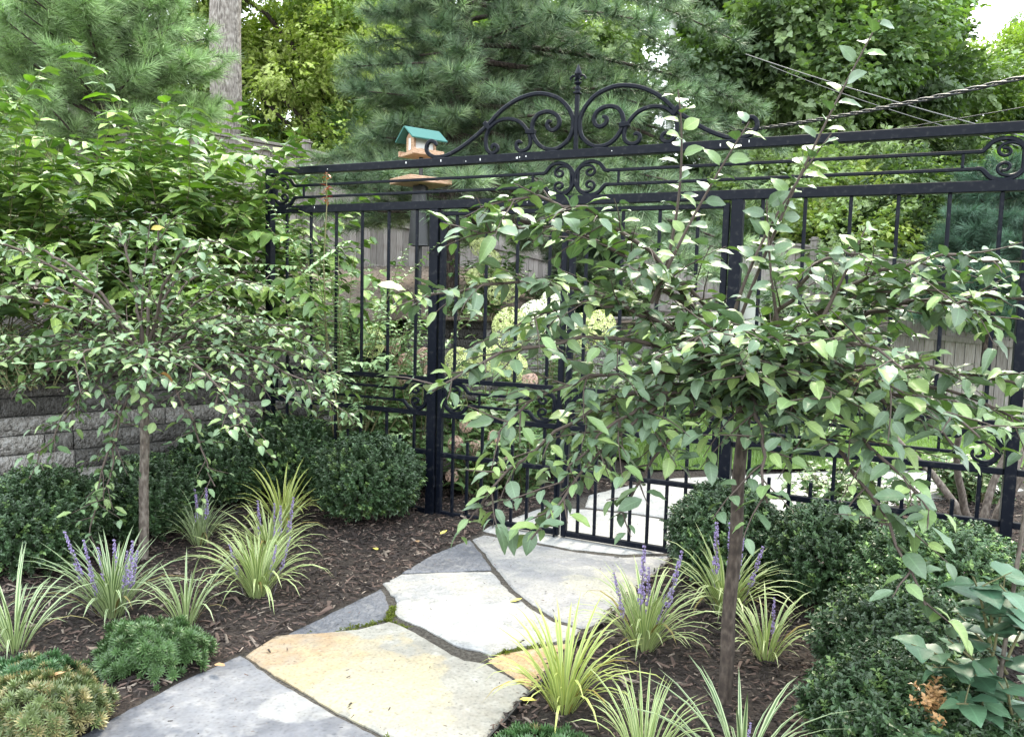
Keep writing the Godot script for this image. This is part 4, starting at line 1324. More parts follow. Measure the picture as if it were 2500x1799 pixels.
	var list := [
		["hydrangea", "hydrangea with one lime green head behind the left fence panel", Vector3(-1.05, 0, -6.45), 0.95, [[-1.16, 1.12, -6.3, 0.17, 0]]],
		["hydrangea", "pinkish hydrangea behind the left gate post", Vector3(-0.72, 0, -6.1), 0.95, [[-0.95, 1.1, -6.1, 0.13, 2], [-0.83, 1.0, -5.95, 0.12, 2], [-0.70, 1.04, -6.1, 0.12, 2], [-0.62, 0.93, -5.9, 0.12, 2], [-0.86, 0.88, -5.9, 0.11, 2]]],
		["hydrangea", "hydrangea with large cream heads behind the left gate leaf", Vector3(0.3, 0, -7.0), 1.1, [[-0.02, 1.24, -6.8, 0.24, 0], [0.20, 1.30, -6.9, 0.25, 1], [0.40, 1.27, -6.75, 0.26, 1], [0.62, 1.22, -6.85, 0.22, 0], [0.78, 1.27, -6.9, 0.2, 0], [0.38, 1.44, -7.0, 0.22, 1]]],
		["hydrangea", "hydrangea with yellowish heads low behind the gate hinge", Vector3(-0.22, 0, -6.2), 0.8, [[-0.42, 0.98, -6.05, 0.17, 0], [-0.2, 1.03, -6.1, 0.17, 0], [0.02, 0.96, -6.1, 0.15, 0], [0.14, 0.88, -5.95, 0.13, 2]]],
		["hydrangea", "tall hydrangea with small green heads beside the pine trunk", Vector3(-0.3, 1.25, -9.1), 0.8, [[-0.42, 2.1, -9.0, 0.15, 0], [-0.27, 1.93, -9.0, 0.17, 0], [-0.46, 1.73, -8.95, 0.15, 0], [-0.16, 1.70, -8.95, 0.18, 0], [-0.05, 1.6, -8.9, 0.19, 0], [-0.2, 1.55, -8.9, 0.16, 0]]],
		["hydrangea", "low pink flowered hydrangea behind the foot of the gate", Vector3(-0.25, 0, -5.78), 0.55, [[-0.40, 0.43, -5.6, 0.12, 2], [-0.25, 0.40, -5.6, 0.12, 2], [-0.12, 0.48, -5.65, 0.1, 2], [-0.33, 0.56, -5.7, 0.11, 2], [-0.42, 0.2, -5.55, 0.1, 2], [-0.02, 0.30, -5.6, 0.09, 2]]],
	]
	for it in list:
		var base: Vector3 = it[2]
		o = thing(it[0], it[1], "hydrangea", base, 0.0, "flowering hydrangeas beyond the fence")
		wood = Buf.new()
		var hh: float = it[3]
		xf = stems(o, 22, func(k):
			var a := rf(0, TAU)
			return [rv(0.1) * Vector3(1, 0, 1), Vector3(cos(a) * 0.42, 1, sin(a) * 0.42)], Vector2(hh * 0.8, hh * 1.1), 0.15, 0.075, Vector2(0.08, 0.125), true, 0.15, M["green twig"], 2, wood)
		for h in it[4]:
			wood.tube(PackedVector3Array([Vector3(0, 0.1, 0), Vector3(h[0], h[1], h[2]) - base]), 0.005, 0.004, 4)
		part(o, "stems", wood.mesh(), M["green twig"])
		leaves(o, xf, ovals, hp, cols, M["leaf soft"], 90)
		for h in it[4]:
			var q := part(o, "flower_head", hm, [lime, cream, pink][h[4]])
			q.transform = Transform3D(Basis(Vector3.UP, rf(0, TAU)).scaled(Vector3.ONE * h[3] * (1.3 if h[4] < 2 else 0.9)), Vector3(h[0], h[1], h[2]) - base)
	# fillers of the terrace and the ground beyond the gate
	cols = [Color(0.12, 0.20, 0.09), Color(0.17, 0.27, 0.11), Color(0.23, 0.33, 0.15), Color(0.08, 0.14, 0.06)]
	hp = palette("bed leaf", cols, 0.45, Color(0.45, 0.55, 0.2))
	var fill := [
		["perennial", "dark leafy perennial at the foot of the left gate post", Vector3(-0.95, 0, -5.65), 0.55, 0.06, 0.11, 30],
		["perennial", "dark leafy shrub behind the left fence panel foot", Vector3(-1.5, 0, -5.85), 0.7, 0.06, 0.1, 30],
		["perennial", "dark glossy shrub behind the left gate leaf rails", Vector3(0.05, 0, -5.95), 0.6, 0.07, 0.12, 30],
		["perennial", "grey green perennial below the cream hydrangea heads", Vector3(0.95, 0, -7.4), 1.05, 0.06, 0.1, 34],
		["perennial", "soft green perennials above the far block wall", Vector3(0.5, 1.15, -10.4), 0.75, 0.06, 0.11, 40],
		["perennial", "bright green bush on the terrace right of the gate", Vector3(1.7, 1.15, -11.7), 0.9, 0.07, 0.12, 44],
		["perennial", "bushy green plant beside the white flowerpot", Vector3(3.9, 1.15, -12.0), 0.9, 0.08, 0.13, 46],
		["perennial", "light green bush beyond the right fence panel", Vector3(5.2, 1.2, -11.6), 1.15, 0.08, 0.13, 60],
		["perennial", "leafy lime ground cover beyond the fence at far right", Vector3(3.7, 0, -6.1), 0.4, 0.07, 0.12, 40],
		["perennial", "green border plant beyond the right fence panel foot", Vector3(2.2, 0, -5.0), 0.5, 0.06, 0.1, 40],
		["perennial", "green border plant along the lawn behind the right fence", Vector3(2.9, 0, -7.6), 0.55, 0.07, 0.12, 40],
		["perennial", "low blue green plant beside the feeder pole", Vector3(-0.62, 1.3, -8.3), 0.35, 0.05, 0.09, 22],
		["perennial", "green tuft growing at the edge of the far flagstones", Vector3(0.55, 0, -6.35), 0.45, 0.05, 0.09, 26],
		["perennial", "leafy plant below the big shrub at the far left", Vector3(-3.2, 0.85, -5.0), 0.42, 0.03, 0.06, 46],
	]
	for it in fill:
		o = thing(it[0], it[1], "plant", it[2], 0.0, "border plants")
		wood = Buf.new()
		var hh: float = it[3]
		var n: int = it[6]
		xf = stems(o, n, func(k):
			var a := rf(0, TAU)
			return [rv(0.16) * Vector3(1, 0, 1), Vector3(cos(a) * 0.55, 1, sin(a) * 0.55)], Vector2(hh * 0.7, hh * 1.1), 0.3, it[5] * 0.6, Vector2(it[4], it[5]), true, 0.1, M["green twig"], 2, wood)
		part(o, "stems", wood.mesh(), M["green twig"])
		leaves(o, xf, ovals, hp, cols, M["leaf soft"], 60)
	# many-stemmed little tree at the right edge
	o = thing("small_tree", "small tree with twisting bare stems behind the right end post", "tree", Vector3(3.25, 0, -5.2))
	for k in 5:
		var b := Buf.new()
		var a := k * 1.3
		b.tube(grow(Vector3(cos(a) * 0.05, -0.05, sin(a) * 0.05), Vector3(cos(a) * 0.5, 1, sin(a) * 0.4), rf(0.9, 1.3), 9, -0.1, 0.16), 0.03, 0.014, 7)
		part(o, "stem", b.mesh(), M["young bark"])
	wood = Buf.new()
	xf = stems(o, 26, func(k):
		var a := rf(0, TAU)
		return [Vector3(cos(a) * 0.35, 0.95, sin(a) * 0.35), Vector3(cos(a), 0.8, sin(a))], Vector2(0.3, 0.6), 0.5, 0.05, Vector2(0.05, 0.08), true, 0.1, M["twig"], 2, wood)
	part(o, "twigs", wood.mesh(), M["twig"])
	leaves(o, xf, ovals, hp, cols, M["leaf soft"], 80)
	# vine at the bottom right
	cols = [Color(0.06, 0.13, 0.08), Color(0.08, 0.16, 0.095), Color(0.095, 0.18, 0.105)]
	o = thing("climbing_vine", "broad leaved vine on a thin cane at the bottom right corner", "vine", Vector3(1.53, 0, -2.25))
	var b := Buf.new()
	b.tube(PackedVector3Array([Vector3(-0.05, 0, 0), Vector3(0.0, 0.5, -0.03), Vector3(0.05, 0.95, -0.06)]), 0.007, 0.006, 7)
	part(o, "cane", b.mesh(), M["young bark"])
	wood = Buf.new()
	xf = stems(o, 18, func(k): return [Vector3(rf(-0.05, 0.1), rf(0.02, 0.62), rf(-0.05, 0.05)), Vector3(rf(-0.9, 0.3), 0.7, rf(-0.2, 0.5))], Vector2(0.2, 0.42), 0.9, 0.05, Vector2(0.075, 0.115), false, 0.1, M["green twig"], 1, wood)
	part(o, "vine_stem", wood.mesh(), M["green twig"])
	var broad := [leaf_mesh(0.85, 0.15, 0.25, 0.62, 21), leaf_mesh(0.9, 0.2, 0.15, 0.62, 22)]
	leaves(o, xf, broad, palette("vine leaf", cols, 0.42, Color(0.25, 0.3, 0.15)), cols, M["leaf gloss"], 200)

# ---------------------------------------------------------------- standard crab apple trees
func crab(o: Node3D, graft: Vector3, rad: float, limbs: Array, shoots: Array, n: int, low: float, high: float, size: Vector2, front: float, thin: float, cols: Array, pal: Array, meshes: Array, most: int) -> void:
	var b := Buf.new()
	var tp := PackedVector3Array()
	for k in 14:
		tp.append(Vector3.ZERO.lerp(graft, k / 13.0) + Vector3(0.003 * sin(k * 1.1), 0, 0.003 * cos(k * 0.9)))
	tp[0].y = -0.05
	b.tube(tp, 0.027, 0.022, 12, Color.WHITE, 0.05)
	b.tube(PackedVector3Array([graft + Vector3(0, -0.05, 0), graft, graft + Vector3(0, 0.05, 0)]), 0.026, 0.034, 10, Color.WHITE, 0.12)
	part(o, "trunk", b.mesh(), M["dark bark" if thin > -5.0 else "young bark"])
	var xf := []
	var targets := limbs.duplicate()
	for k in n:
		var a := TAU * k / n + rf(-0.25, 0.25)
		var rr := rad * rf(0.55, 1.02)
		var t := Vector3(cos(a) * rr, graft.y + rf(low, high) - 0.12 * rr * rr, sin(a) * rr)
		if t.z > front: t.z = front * rf(0.75, 1.0)
		if t.x < thin: continue
		if t.x < 0.0 and thin > -5.0: t.y = graft.y + rf(0.05, high)
		targets.append(t)
	for t in targets:
		var l: float = graft.distance_to(t)
		var flat := Vector3(t.x - graft.x, 0, t.z - graft.z)
		var rise := maxf(0.12, 0.28 * l)
		var c1 := graft + flat * 0.25 + Vector3(0, rise * 0.8 + 0.5 * maxf(0.0, t.y - graft.y), 0)
		var c2: Vector3 = graft + flat * 0.78 + Vector3(0, rise * 0.7 + (t.y - graft.y) * 0.8, 0)
		var p := PackedVector3Array()
		for k in 15:
			p.append(graft.bezier_interpolate(c1, c2, t, k / 14.0) + rv(0.012))
		p[0] = graft + rv(0.012)
		var w := Buf.new()
		w.tube(p, 0.011, 0.003, 6)
		var s := 0.12
		var flip := 1.0
		while s < l:
			var q := s / l
			var h := heading(p, q)
			flip = -flip
			var side := h.cross(Vector3.UP).normalized() * flip
			var d := (side * rf(0.5, 1.1) + h * rf(0.3, 1.0) + Vector3(0, rf(-0.5, 0.55), 0)).normalized()
			var tl := rf(0.12, 0.34) * (1.1 - 0.5 * q)
			var tw := grow(along(p, q), d, tl, 6, rf(0.2, 1.9), 0.1)
			w.tube(tw, 0.0032, 0.0013, 4)
			var u := 0.02
			var fl := 1.0
			while u < tl:
				var hh := heading(tw, u / tl)
				var sd := hh.cross(Vector3.UP)
				if sd.length() < 0.1: sd = Vector3.RIGHT
				sd = sd.normalized() * fl
				fl = -fl
				var dir := sd * rf(0.4, 1.1) + hh * rf(0.2, 0.9) + Vector3(0, rf(-0.45, 0.35), 0)
				var at := along(tw, u / tl) + dir.normalized() * 0.012
				xf.append(leaf_at(at, dir, Vector3.UP + rv(0.5), rf(size.x, size.y) * (0.75 if rng.randf() < 0.3 else 1.0), rf(0.85, 1.15)))
				u += rf(0.026, 0.042)
			# leaf at the spur itself
			for k in 2:
				xf.append(leaf_at(along(p, q) + rv(0.01), h * 0.3 + rv(0.8) + Vector3(0, rf(-0.2, 0.5), 0), Vector3.UP + rv(0.5), rf(size.x, size.y) * 0.85, rf(0.85, 1.1)))
			s += rf(0.05, 0.085) * (0.82 if thin > -5.0 else 0.8)
		part(o, "branch", w.mesh(), M["twig"])
	for sh in shoots:
		var p := PackedVector3Array()
		var a: Vector3 = sh[0]
		var c: Vector3 = sh[1]
		var e: Vector3 = sh[2]
		for k in 13:
			var t := k / 12.0
			p.append(a.lerp(c, t).lerp(c.lerp(e, t), t))
		var l := a.distance_to(c) + c.distance_to(e)
		var w := Buf.new()
		w.tube(p, 0.007, 0.0022, 6)
		part(o, "shoot", w.mesh(), M["twig"])
		var s: float = l * sh[3]
		var ang := rf(0, TAU)
		while s <= l:
			ang += 2.4
			var h := heading(p, s / l)
			var x := h.cross(Vector3(0.3, 0.2, 1)).normalized()
			var d := x * cos(ang) + h.cross(x) * sin(ang) + h * 0.55
			xf.append(leaf_at(along(p, s / l) + d * 0.008, d, Vector3(0, 0.8, 0.75) + rv(0.45), rf(0.06, 0.085), 1.1))
			s += 0.03
	for k in 5:
		var at := rng.randi() % xf.size()
		var q := part(o, "yellow_leaf", meshes[k % 4], M["yellowed"][k % 2])
		q.transform = xf[at]
		xf.remove_at(at)
	leaves(o, xf, meshes, pal, cols, M["leaf soft"], most)
func make_crab_trees() -> void:
	var ml := [leaf_mesh(0.54, 0.25, 0.30, 0.85, 11), leaf_mesh(0.46, 0.55, 0.6, 0.8, 12), leaf_mesh(0.58, 0.15, 0.18, 0.88, 13), leaf_mesh(0.52, 0.45, -0.1, 0.82, 14)]
	var cols := [Color(0.135, 0.20, 0.115), Color(0.18, 0.265, 0.11), Color(0.10, 0.155, 0.09), Color(0.24, 0.325, 0.12), Color(0.15, 0.215, 0.14)]
	var pal := palette("crab leaf", cols, 0.34, Color(0.34, 0.42, 0.12))
	M["yellowed"] = palette("yellowed leaf", [Color(0.42, 0.33, 0.07), Color(0.30, 0.18, 0.07)], 0.5, Color(0.5, 0.4, 0.1))
	var pos := Vector3(0.83, 0, -2.79)
	var o := thing("weeping_standard_tree", "near right slender trunked tree with wide leafy crown before the gate", "tree", pos)
	var g := Vector3(0.03, 1.12, -0.03)
	var L := []
	for t in [Vector3(-0.10, 1.78, -2.35), Vector3(-0.12, 1.70, -2.45), Vector3(-0.30, 1.47, -2.35), Vector3(0.02, 1.43, -2.4), Vector3(-0.22, 1.23, -2.25), Vector3(0.07, 0.80, -2.2), Vector3(0.15, 0.96, -2.3), Vector3(-0.1, 0.86, -2.3), Vector3(0.35, 0.82, -2.4), Vector3(-0.04, 1.10, -2.35), Vector3(1.01, 1.66, -2.3), Vector3(1.36, 1.64, -2.2), Vector3(1.28, 1.55, -2.3), Vector3(1.30, 1.13, -2.05), Vector3(1.12, 1.26, -2.2), Vector3(1.12, 0.72, -2.0), Vector3(1.14, 0.95, -2.05), Vector3(0.72, 0.96, -2.12), Vector3(0.77, 1.38, -2.2), Vector3(0.4, 1.6, -2.5), Vector3(1.7, 1.5, -2.4), Vector3(1.75, 1.1, -2.5)]:
		L.append(t - pos)
	var S := []
	for t in [[Vector3(0.5, 1.5, -2.72), Vector3(0.60, 1.9, -2.7), Vector3(0.52, 2.2, -2.6), 0.15], [Vector3(0.79, 1.45, -2.7), Vector3(0.9, 1.9, -2.6), Vector3(1.12, 2.40, -2.5), 0.2], [Vector3(0.47, 1.5, -2.65), Vector3(0.58, 1.8, -2.6), Vector3(0.73, 2.08, -2.5), 0.3], [Vector3(0.75, 1.45, -2.65), Vector3(0.8, 1.75, -2.6), Vector3(1.03, 2.07, -2.6), 0.25], [Vector3(0.9, 1.4, -2.6), Vector3(0.85, 1.6, -2.6), Vector3(0.83, 1.85, -2.6), 0.3], [Vector3(0.95, 1.45, -2.4), Vector3(1.0, 1.6, -2.35), Vector3(1.03, 1.74, -2.3), 0.2]]:
		S.append([t[0] - pos, t[1] - pos, t[2] - pos, t[3]])
	crab(o, g, 1.2, L, S, 20, -0.22, 0.5, Vector2(0.046, 0.096), 0.75, -0.45, cols, pal, ml, 300)
	pos = Vector3(-2.03, 0, -4.19)
	cols = [Color(0.14, 0.22, 0.11), Color(0.18, 0.26, 0.12), Color(0.115, 0.18, 0.10), Color(0.22, 0.30, 0.12), Color(0.15, 0.225, 0.125)]
	pal = palette("left crab leaf", cols, 0.34, Color(0.32, 0.4, 0.14))
	o = thing("weeping_standard_tree", "left slender trunked weeping tree in front of the block wall", "tree", pos)
	L = []
	for t in [Vector3(-2.60, 1.12, -3.9), Vector3(-2.5, 1.21, -4.0), Vector3(-2.41, 0.55, -3.8), Vector3(-2.33, 0.8, -3.9), Vector3(-2.11, 0.22, -3.8), Vector3(-2.06, 0.4, -3.85), Vector3(-1.52, 0.50, -3.9), Vector3(-1.42, 0.9, -4.0), Vector3(-0.83, 0.81, -4.1), Vector3(-1.19, 0.9, -4.1), Vector3(-0.94, 1.0, -4.3), Vector3(-1.44, 1.55, -4.5), Vector3(-2.27, 1.85, -4.4), Vector3(-1.98, 1.88, -4.4), Vector3(-2.98, 1.69, -4.5), Vector3(-2.78, 1.49, -4.2), Vector3(-1.5, 1.3, -4.6), Vector3(-1.05, 1.15, -4.4), Vector3(-1.7, 1.7, -4.3)]:
		L.append(t - pos)
	crab(o, Vector3(0.03, 1.08, 0), 0.98, L, [[Vector3(0, 1.1, 0), Vector3(-0.03, 1.6, -0.1), Vector3(0.03, 1.92, -0.1), 0.4]], 16, -0.15, 0.75, Vector2(0.040, 0.078), 0.9, -9.0, cols, pal, ml, 300)

# ---------------------------------------------------------------- clipped boxwoods
func make_boxwoods() -> void:
	var sprig := spray_mesh(16, 0.055, 0.019, 0.66, 91, 0.8)
	var list := [
		[Vector3(-2.52, 0, -4.0), Vector3(0.36, 0.50, 0.32), "dark clipped boxwood at the left edge below the wall"],
		[Vector3(-2.24, 0, -4.62), Vector3(0.33, 0.44, 0.30), "round boxwood behind the left tree trunk"],
		[Vector3(-2.05, 0, -5.38), Vector3(0.34, 0.50, 0.30), "round boxwood right of the left trunk against the wall"],
		[Vector3(-1.62, 0, -5.62), Vector3(0.38, 0.55, 0.30), "boxwood beneath the left end of the metal fence"],
		[Vector3(-0.95, 0, -5.08), Vector3(0.37, 0.54, 0.30), "round boxwood beside the left gate post"],
		[Vector3(1.18, 0, -4.08), Vector3(0.31, 0.50, 0.28), "round boxwood beside the right gate post behind the near trunk"],
		[Vector3(1.62, 0, -3.82), Vector3(0.30, 0.46, 0.28), "shaded boxwood second from the gate on the right"],
		[Vector3(1.98, 0, -3.42), Vector3(0.40, 0.50, 0.32), "tall light tipped boxwood at the right side"],
		[Vector3(1.53, 0, -2.92), Vector3(0.30, 0.37, 0.26), "boxwood in front of the light tipped one on the right"],
		[Vector3(1.33, 0, -2.40), Vector3(0.33, 0.33, 0.28), "nearest boxwood at the bottom right with a brown dead sprig"],
	]
	for k in list.size():
		var rad: Vector3 = list[k][1] * Vector3(0.92, 1.0, 0.92)
		var o := thing("boxwood", list[k][2], "shrub", list[k][0], 0.0, "clipped boxwoods edging the beds")
		var xf := []
		var tint := []
		var b := Buf.new()
		var light := 1.45 if k == 7 else 1.0
		for j in 14:
			var a := j * 2.4
			b.tube(grow(Vector3(0, -0.03, 0), Vector3(cos(a) * 0.6, 1, sin(a) * 0.6), rad.y * 0.8, 5, 0.2, 0.1), 0.006, 0.002, 4)
		part(o, "stems", b.mesh(), M["twig"])
		var cn := ground_noise
		for j in 3000:
			var d := Vector3(rng.randfn(), rng.randfn(), rng.randfn()).normalized()
			if d.y < -0.75: d.y = -d.y
			var lump := 1.0 + 0.16 * cn.get_noise_3d(d.x * 130 + k * 50, d.y * 130, d.z * 130)
			var depth := 1.0 - 0.38 * pow(rng.randf(), 2.0)
			var p := Vector3(d.x * rad.x, d.y * rad.y * 0.5, d.z * rad.z) * lump * depth
			p.y += rad.y * 0.5
			if p.y < 0.0: p.y = rf(0.0, 0.06)
			var out := (d * 0.7 + Vector3(0, 0.65, 0) + rv(0.45)).normalized()
			xf.append(leaf_at(p, out, Vector3.UP + rv(0.8), rf(0.8, 1.25)))
			var f := rf(0.7, 1.25) * light * (1.0 + 0.5 * cn.get_noise_3d(p.x * 500 + k * 90, p.y * 500, p.z * 500))
			if rng.randf() < ((0.22 if k == 7 else 0.07) + 0.3 * maxf(0.0, cn.get_noise_3d(p.x * 350, p.y * 350 + k * 70, p.z * 350))): tint.append(Color(0.13 * f, 0.21 * f, 0.065 * f))
			else: tint.append(Color(0.042 * f, 0.082 * f, 0.033 * f))
		scatter(o, "foliage", sprig, M["leaf gloss"], xf, tint)
		if k == 9:
			xf = []
			tint = []
			for j in 16:
				xf.append(leaf_at(Vector3(-0.05, 0.30, 0.17) + rv(0.035), rv(1) + Vector3.UP, Vector3.UP, rf(1.0, 1.4)))
				tint.append(Color(0.42, 0.25, 0.12))
			scatter(o, "dead_sprig", sprig, M["leaf gloss"], xf, tint)

# ---------------------------------------------------------------- variegated lilyturf
func make_lilyturf() -> void:
	var sets := []
	for look in [[Color(0.44, 0.48, 0.24), Color(0.11, 0.19, 0.05)], [Color(0.38, 0.45, 0.27), Color(0.04, 0.09, 0.035)], [Color(0.46, 0.48, 0.15), Color(0.24, 0.32, 0.07)]]:
		var v := []
		for k in 7:
			v.append(blade_mesh(0.55 + k * 0.36, k, 0.029, look[0], look[1]))
		sets.append(v)
	var spike := Buf.new()
	var r := RandomNumberGenerator.new()
	r.seed = 5
	spike.tube(PackedVector3Array([Vector3.ZERO, Vector3(0.01, 0.5, 0), Vector3(0.02, 1, 0)]), 0.008, 0.005, 5, Color(0.2, 0.17, 0.2))
	spike.smooth = true
	for k in 110:
		var t := r.randf()
		var a := k * 2.4
		var c := Vector3(0.014, 0.45 + 0.55 * t, 0) + Vector3(cos(a), 0, sin(a)) * 0.030 * (1.1 - 0.7 * t)
		var s := 0.014 * r.randf_range(0.5, 1.3) * (1.25 - 0.6 * t)
		var v := r.randf_range(0.7, 1.3)
		var col := Color(0.27 * v, 0.21 * v, 0.40 * v)
		var q := [Vector3(s, 0, 0), Vector3(0, 0, s), Vector3(-s, 0, 0), Vector3(0, 0, -s)]
		for j in 4:
			spike.face(c + q[j], c + q[(j + 1) % 4], c + Vector3(0, s, 0), col)
			spike.face(c + q[j], c + q[(j + 1) % 4], c - Vector3(0, s, 0), col)
	var sp := spike.mesh()
	# place, blade length, count, look, spikes, label, wide
	var list := [
		[Vector3(-2.02, 0, -3.06), 0.34, 46, 1, [], "variegated lilyturf cut by the left edge of the view", 1.1],
		[Vector3(-1.80, 0, -3.42), 0.33, 95, 1, [[-0.20, 0.38], [-0.13, 0.42], [-0.03, 0.36], [0.02, 0.40], [0.06, 0.37], [0.12, 0.40], [-0.09, 0.26], [0.1, 0.3]], "dark green lilyturf with the most purple spikes on the left", 1.25],
		[Vector3(-1.44, 0, -3.36), 0.30, 42, 1, [], "sparse flowerless lilyturf right of the dark spiked one", 0.9],
		[Vector3(-1.83, 0, -4.47), 0.28, 66, 1, [[-0.06, 0.33], [0.0, 0.30], [0.08, 0.33]], "lilyturf with violet spikes right of the left trunk", 1.0],
		[Vector3(-1.23, 0, -3.70), 0.35, 120, 0, [[-0.14, 0.30], [0.16, 0.32], [0.10, 0.28]], "full cream striped lilyturf nearest the path on the left", 1.0],
		[Vector3(-1.33, 0, -4.20), 0.34, 90, 0, [[-0.1, 0.34], [0.04, 0.36], [0.1, 0.38], [0.16, 0.33]], "cream striped lilyturf with thin spikes in the left clump row", 1.0],
		[Vector3(-1.45, 0, -4.85), 0.36, 70, 2, [], "yellow lilyturf rearmost of the left clump row", 1.0],
		[Vector3(0.60, 0, -3.22), 0.33, 110, 0, [[-0.13, 0.42], [-0.05, 0.42], [0.03, 0.36], [0.11, 0.39], [0.08, 0.28]], "lilyturf with tall lilac spikes against the pale path", 1.05],
		[Vector3(1.06, 0, -3.62), 0.35, 95, 0, [[-0.1, 0.40], [0.03, 0.40], [0.06, 0.39], [0.14, 0.34]], "lilyturf with lilac spikes behind the right tree trunk", 1.05],
		[Vector3(1.11, 0, -3.16), 0.28, 58, 0, [[0.04, 0.33]], "small lilyturf with a single spike right of the right trunk", 0.95],
		[Vector3(0.22, 0, -2.71), 0.34, 92, 2, [], "yellow green flowerless lilyturf over the orange flagstone", 1.0],
		[Vector3(0.45, 0, -2.33), 0.30, 60, 0, [], "thin lilyturf at the bottom edge left of the right trunk", 0.85],
		[Vector3(0.74, 0, -2.26), 0.32, 42, 1, [[-0.0, 0.2]], "stiff blue green lilyturf at the bottom edge before the right trunk", 1.3],
	]
	for it in list:
		var o := thing("lilyturf", it[5], "ornamental grass", it[0], 0.0, "variegated lilyturf clumps in the mulch")
		var n: int = it[2]
		for k in n:
			var a := k * 2.39996 + rf(-0.3, 0.3)
			var outer := float(k) / n
			var bend := clampi(int(outer * 5.5 + rf(-0.5, 1.8)), 0, 6)
			var l: float = it[1] * rf(0.7, 1.35)
			if it[3] == 1 and k % 9 == 0: bend = 0
			var dry := k % 23 == 17 and outer > 0.4
			var q := part(o, "blade", sets[it[3]][6 if dry else bend], M["dry blade"] if dry else M["blade"])
			q.transform = Transform3D((Basis(Vector3.UP, a) * Basis(Vector3.RIGHT, 0.04 + 0.42 * outer + rf(-0.08, 0.15))).scaled(Vector3(l * it[6], l, l)), Vector3(sin(a), 0, cos(a)) * 0.045 * sqrt(outer) + Vector3(0, 0.01, 0))
		for s in it[4]:
			var q := part(o, "flower_spike", sp, M["petal"])
			var h: float = s[1]
			var lean: float = s[0]
			q.transform = Transform3D(Basis(Vector3(0, 0, 1), -lean * 1.2 + rf(-0.12, 0.12)) * Basis(Vector3.RIGHT, rf(-0.1, 0.15)), Vector3(lean * 0.45, 0.0, rf(-0.03, 0.03)))
			var hs := h * rf(0.85, 1.2)
			q.scale = Vector3(hs * rf(0.7, 1.0), hs, hs * rf(0.7, 1.0))

# ---------------------------------------------------------------- low mats
func make_mats() -> void:
	var ros := Buf.new()
	for k in 20:
		var a := k * 2.4
		var e := 0.1 + 1.1 * k / 20.0
		var d := Vector3(cos(a) * cos(e), sin(a) * cos(e), sin(e))
		var x := d.cross(Vector3(0, 0, 1)).normalized() * 0.0026
		var l := 0.026
		var v := 0.85 + 0.35 * e / 1.2
		ros.face(Vector3.ZERO, d * l * 0.5 + x, d * l, Color(v, v, v))
		ros.face(Vector3.ZERO, d * l, d * l * 0.5 - x, Color(v, v, v))
	var rm := ros.mesh()
	for it in [[Vector3(-1.43, 0, -2.99), Vector3(0.22, 0.16, 0.17), 800, Color(0.07, 0.13, 0.045), 0.0, "bushy green creeping phlox mound beside the grey flagstone"], [Vector3(-1.58, 0, -2.52), Vector3(0.21, 0.15, 0.2), 800, Color(0.11, 0.145, 0.055), 0.4, "browning creeping phlox mound in the bottom left corner"], [Vector3(-1.80, 0, -2.80), Vector3(0.16, 0.09, 0.12), 350, Color(0.06, 0.13, 0.05), 0.1, "small dark phlox mat behind the browning mound"], [Vector3(0.15, 0, -2.36), Vector3(0.19, 0.09, 0.15), 500, Color(0.07, 0.14, 0.05), 0.05, "low green phlox mat at the bottom edge under the lilyturf"]]:
		var o := thing("creeping_phlox", it[5], "ground cover", it[0], 0.0, "creeping phlox mats")
		var xf := []
		var tint := []
		var rad: Vector3 = it[1]
		for k in int(it[2]):
			var a := rf(0, TAU)
			var q := sqrt(rng.randf())
			var lump := 1.0 + 0.45 * ground_noise.get_noise_2d(cos(a) * 170 * q + it[2], sin(a) * 140 * q)
			var p := Vector3(cos(a) * rad.x * q * lump, rad.y * sqrt(maxf(0.0, 1 - q * q)) * lump * rf(0.75, 1.0), sin(a) * rad.z * q * lump)
			var out := Vector3(cos(a) * q, 0.9, sin(a) * q) + rv(0.35)
			xf.append(leaf_at(p, out, Vector3(0.1, 0, 1) + rv(0.5), rf(0.8, 1.35)))
			var f := rf(0.7, 1.3)
			var c: Color = it[3]
			if rng.randf() < it[4]: c = Color(0.25, 0.22, 0.10)
			tint.append(Color(c.r * f, c.g * f, c.b * f))
		scatter(o, "foliage", rm, M["leaf gloss"], xf, tint)

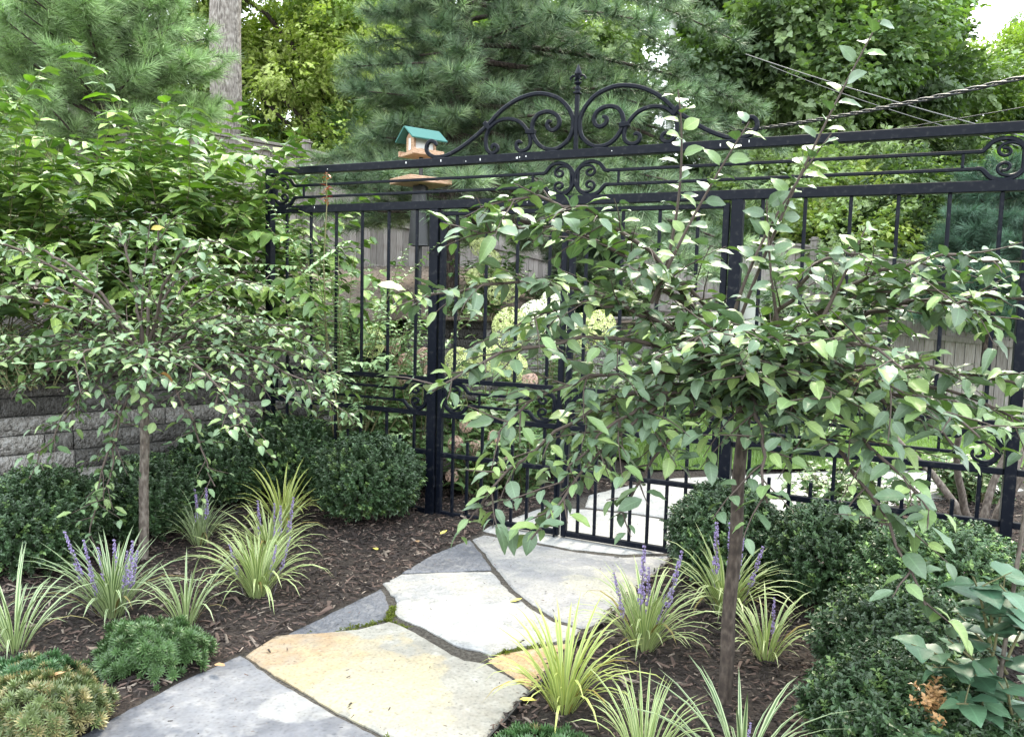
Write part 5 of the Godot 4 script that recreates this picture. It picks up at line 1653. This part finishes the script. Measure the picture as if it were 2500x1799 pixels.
# ---------------------------------------------------------------- pot, cables, fallen leaves
func make_small_things() -> void:
	var o := thing("flowerpot", "large white flowerpot on the terrace before the pale fence", "flowerpot", Vector3(3.62, 1.2, -11.9))
	var b := Buf.new()
	b.lathe(PackedVector2Array([Vector2(0.0, 0.0), Vector2(0.18, 0.0), Vector2(0.26, 0.50), Vector2(0.24, 0.50), Vector2(0.22, 0.46), Vector2(0.0, 0.46)]), Vector3.ZERO, 24)
	part(o, "bowl", b.mesh(), M["white plastic"])
	b = Buf.new()
	b.lathe(PackedVector2Array([Vector2(0.262, 0.50), Vector2(0.29, 0.51), Vector2(0.29, 0.57), Vector2(0.25, 0.57), Vector2(0.24, 0.505)]), Vector3.ZERO, 24)
	part(o, "rim", b.mesh(), M["white plastic"])
	# overhead lines
	o = thing("utility_cable", "thick twisted black cable crossing the upper right", "cable")
	var a := Vector3(2.2, 4.15, -12.5)
	var e := Vector3(4.6, 3.17, -2.8)
	for s in 3:
		b = Buf.new()
		var p := PackedVector3Array()
		for k in 141:
			var t := k / 140.0
			var q := a.lerp(e, t) + Vector3(0, -0.25 * 4 * t * (1 - t), 0)
			var ph := t * 40.0 * TAU / 2.2 + s * TAU / 3
			p.append(q + Vector3(cos(ph) * 0.012, sin(ph) * 0.014, 0))
		b.tube(p, 0.009, 0.009, 5)
		part(o, "strand", b.mesh(), M["cable"])
	for w in [[Vector3(3.0, 4.83, -10.6), Vector3(7.0, 2.9, -8.0), "thin pale wire slanting down to the right behind the fence", 0.006, "wire"], [Vector3(3.0, 3.72, -11.5), Vector3(6.3, 3.6, -6.0), "thin dark wire below the twisted cable", 0.006, "cable"], [Vector3(3.3, 4.66, -10.5), Vector3(6.0, 3.2, -8.6), "second thin pale wire running close below the first", 0.004, "wire"]]:
		o = thing("utility_wire", w[2], "wire", Vector3.ZERO, 0.0, "thin overhead wires")
		b = Buf.new()
		var p := PackedVector3Array()
		for k in 20:
			var t := k / 19.0
			p.append(w[0].lerp(w[1], t) + Vector3(0, -0.08 * 4 * t * (1 - t), 0))
		b.tube(p, w[3], w[3], 5)
		part(o, "line", b.mesh(), M[w[4]])
	# fallen leaves
	var lm := leaf_mesh(0.5, 0.3, -0.15, 0.8, 31)
	var yl := vert("yellow leaf", 0.5, Color(0.3, 0.3, 0.1), lin(0.62, 0.55, 0.12))
	var brn := vert("brown leaf", 0.7, Color(0.2, 0.15, 0.1), lin(0.34, 0.21, 0.11))
	for it in [[0.02, 0.006, -3.72, 2.0, "small yellow fallen leaf on the pale cream flagstone"], [-1.18, 0.006, -2.36, 0.9, "yellow fallen leaf on the blue grey flagstone at the bottom"], [0.06, 0.03, -2.74, 1.2, "yellow fallen leaf at the path edge below the yellow lilyturf"], [-0.78, 0.03, -4.42, 0.4, "pale fallen leaf on the mulch before the gate boxwood"], [-0.42, 0.03, -4.72, 2.6, "pale fallen leaf on the mulch near the gate hinge"]]:
		var q := MeshInstance3D.new()
		q.name = numbered("fallen_leaf")
		q.mesh = lm
		q.material_override = yl
		q.transform = Transform3D(Basis(Vector3.UP, it[3]).scaled(Vector3.ONE * 0.065), Vector3(it[0], it[1], it[2]))
		tag(q, it[4], "leaf", "fallen leaves")
		add_child(q)
	for it in [[-1.15, 0.03, -2.95, 1.0, "curled brown leaf on the mulch beside the green phlox mound"], [-1.62, 0.13, -2.62, 2.0, "brown leaf lying on the browning phlox mound"], [-0.55, 0.03, -4.58, 0.2, "tan leaf on the mulch at the flagstone tip"]]:
		var q := MeshInstance3D.new()
		q.name = numbered("fallen_leaf")
		q.mesh = lm
		q.material_override = brn
		q.transform = Transform3D(Basis(Vector3.UP, it[3]).scaled(Vector3.ONE * 0.06), Vector3(it[0], it[1], it[2]))
		tag(q, it[4], "leaf", "fallen leaves")
		add_child(q)
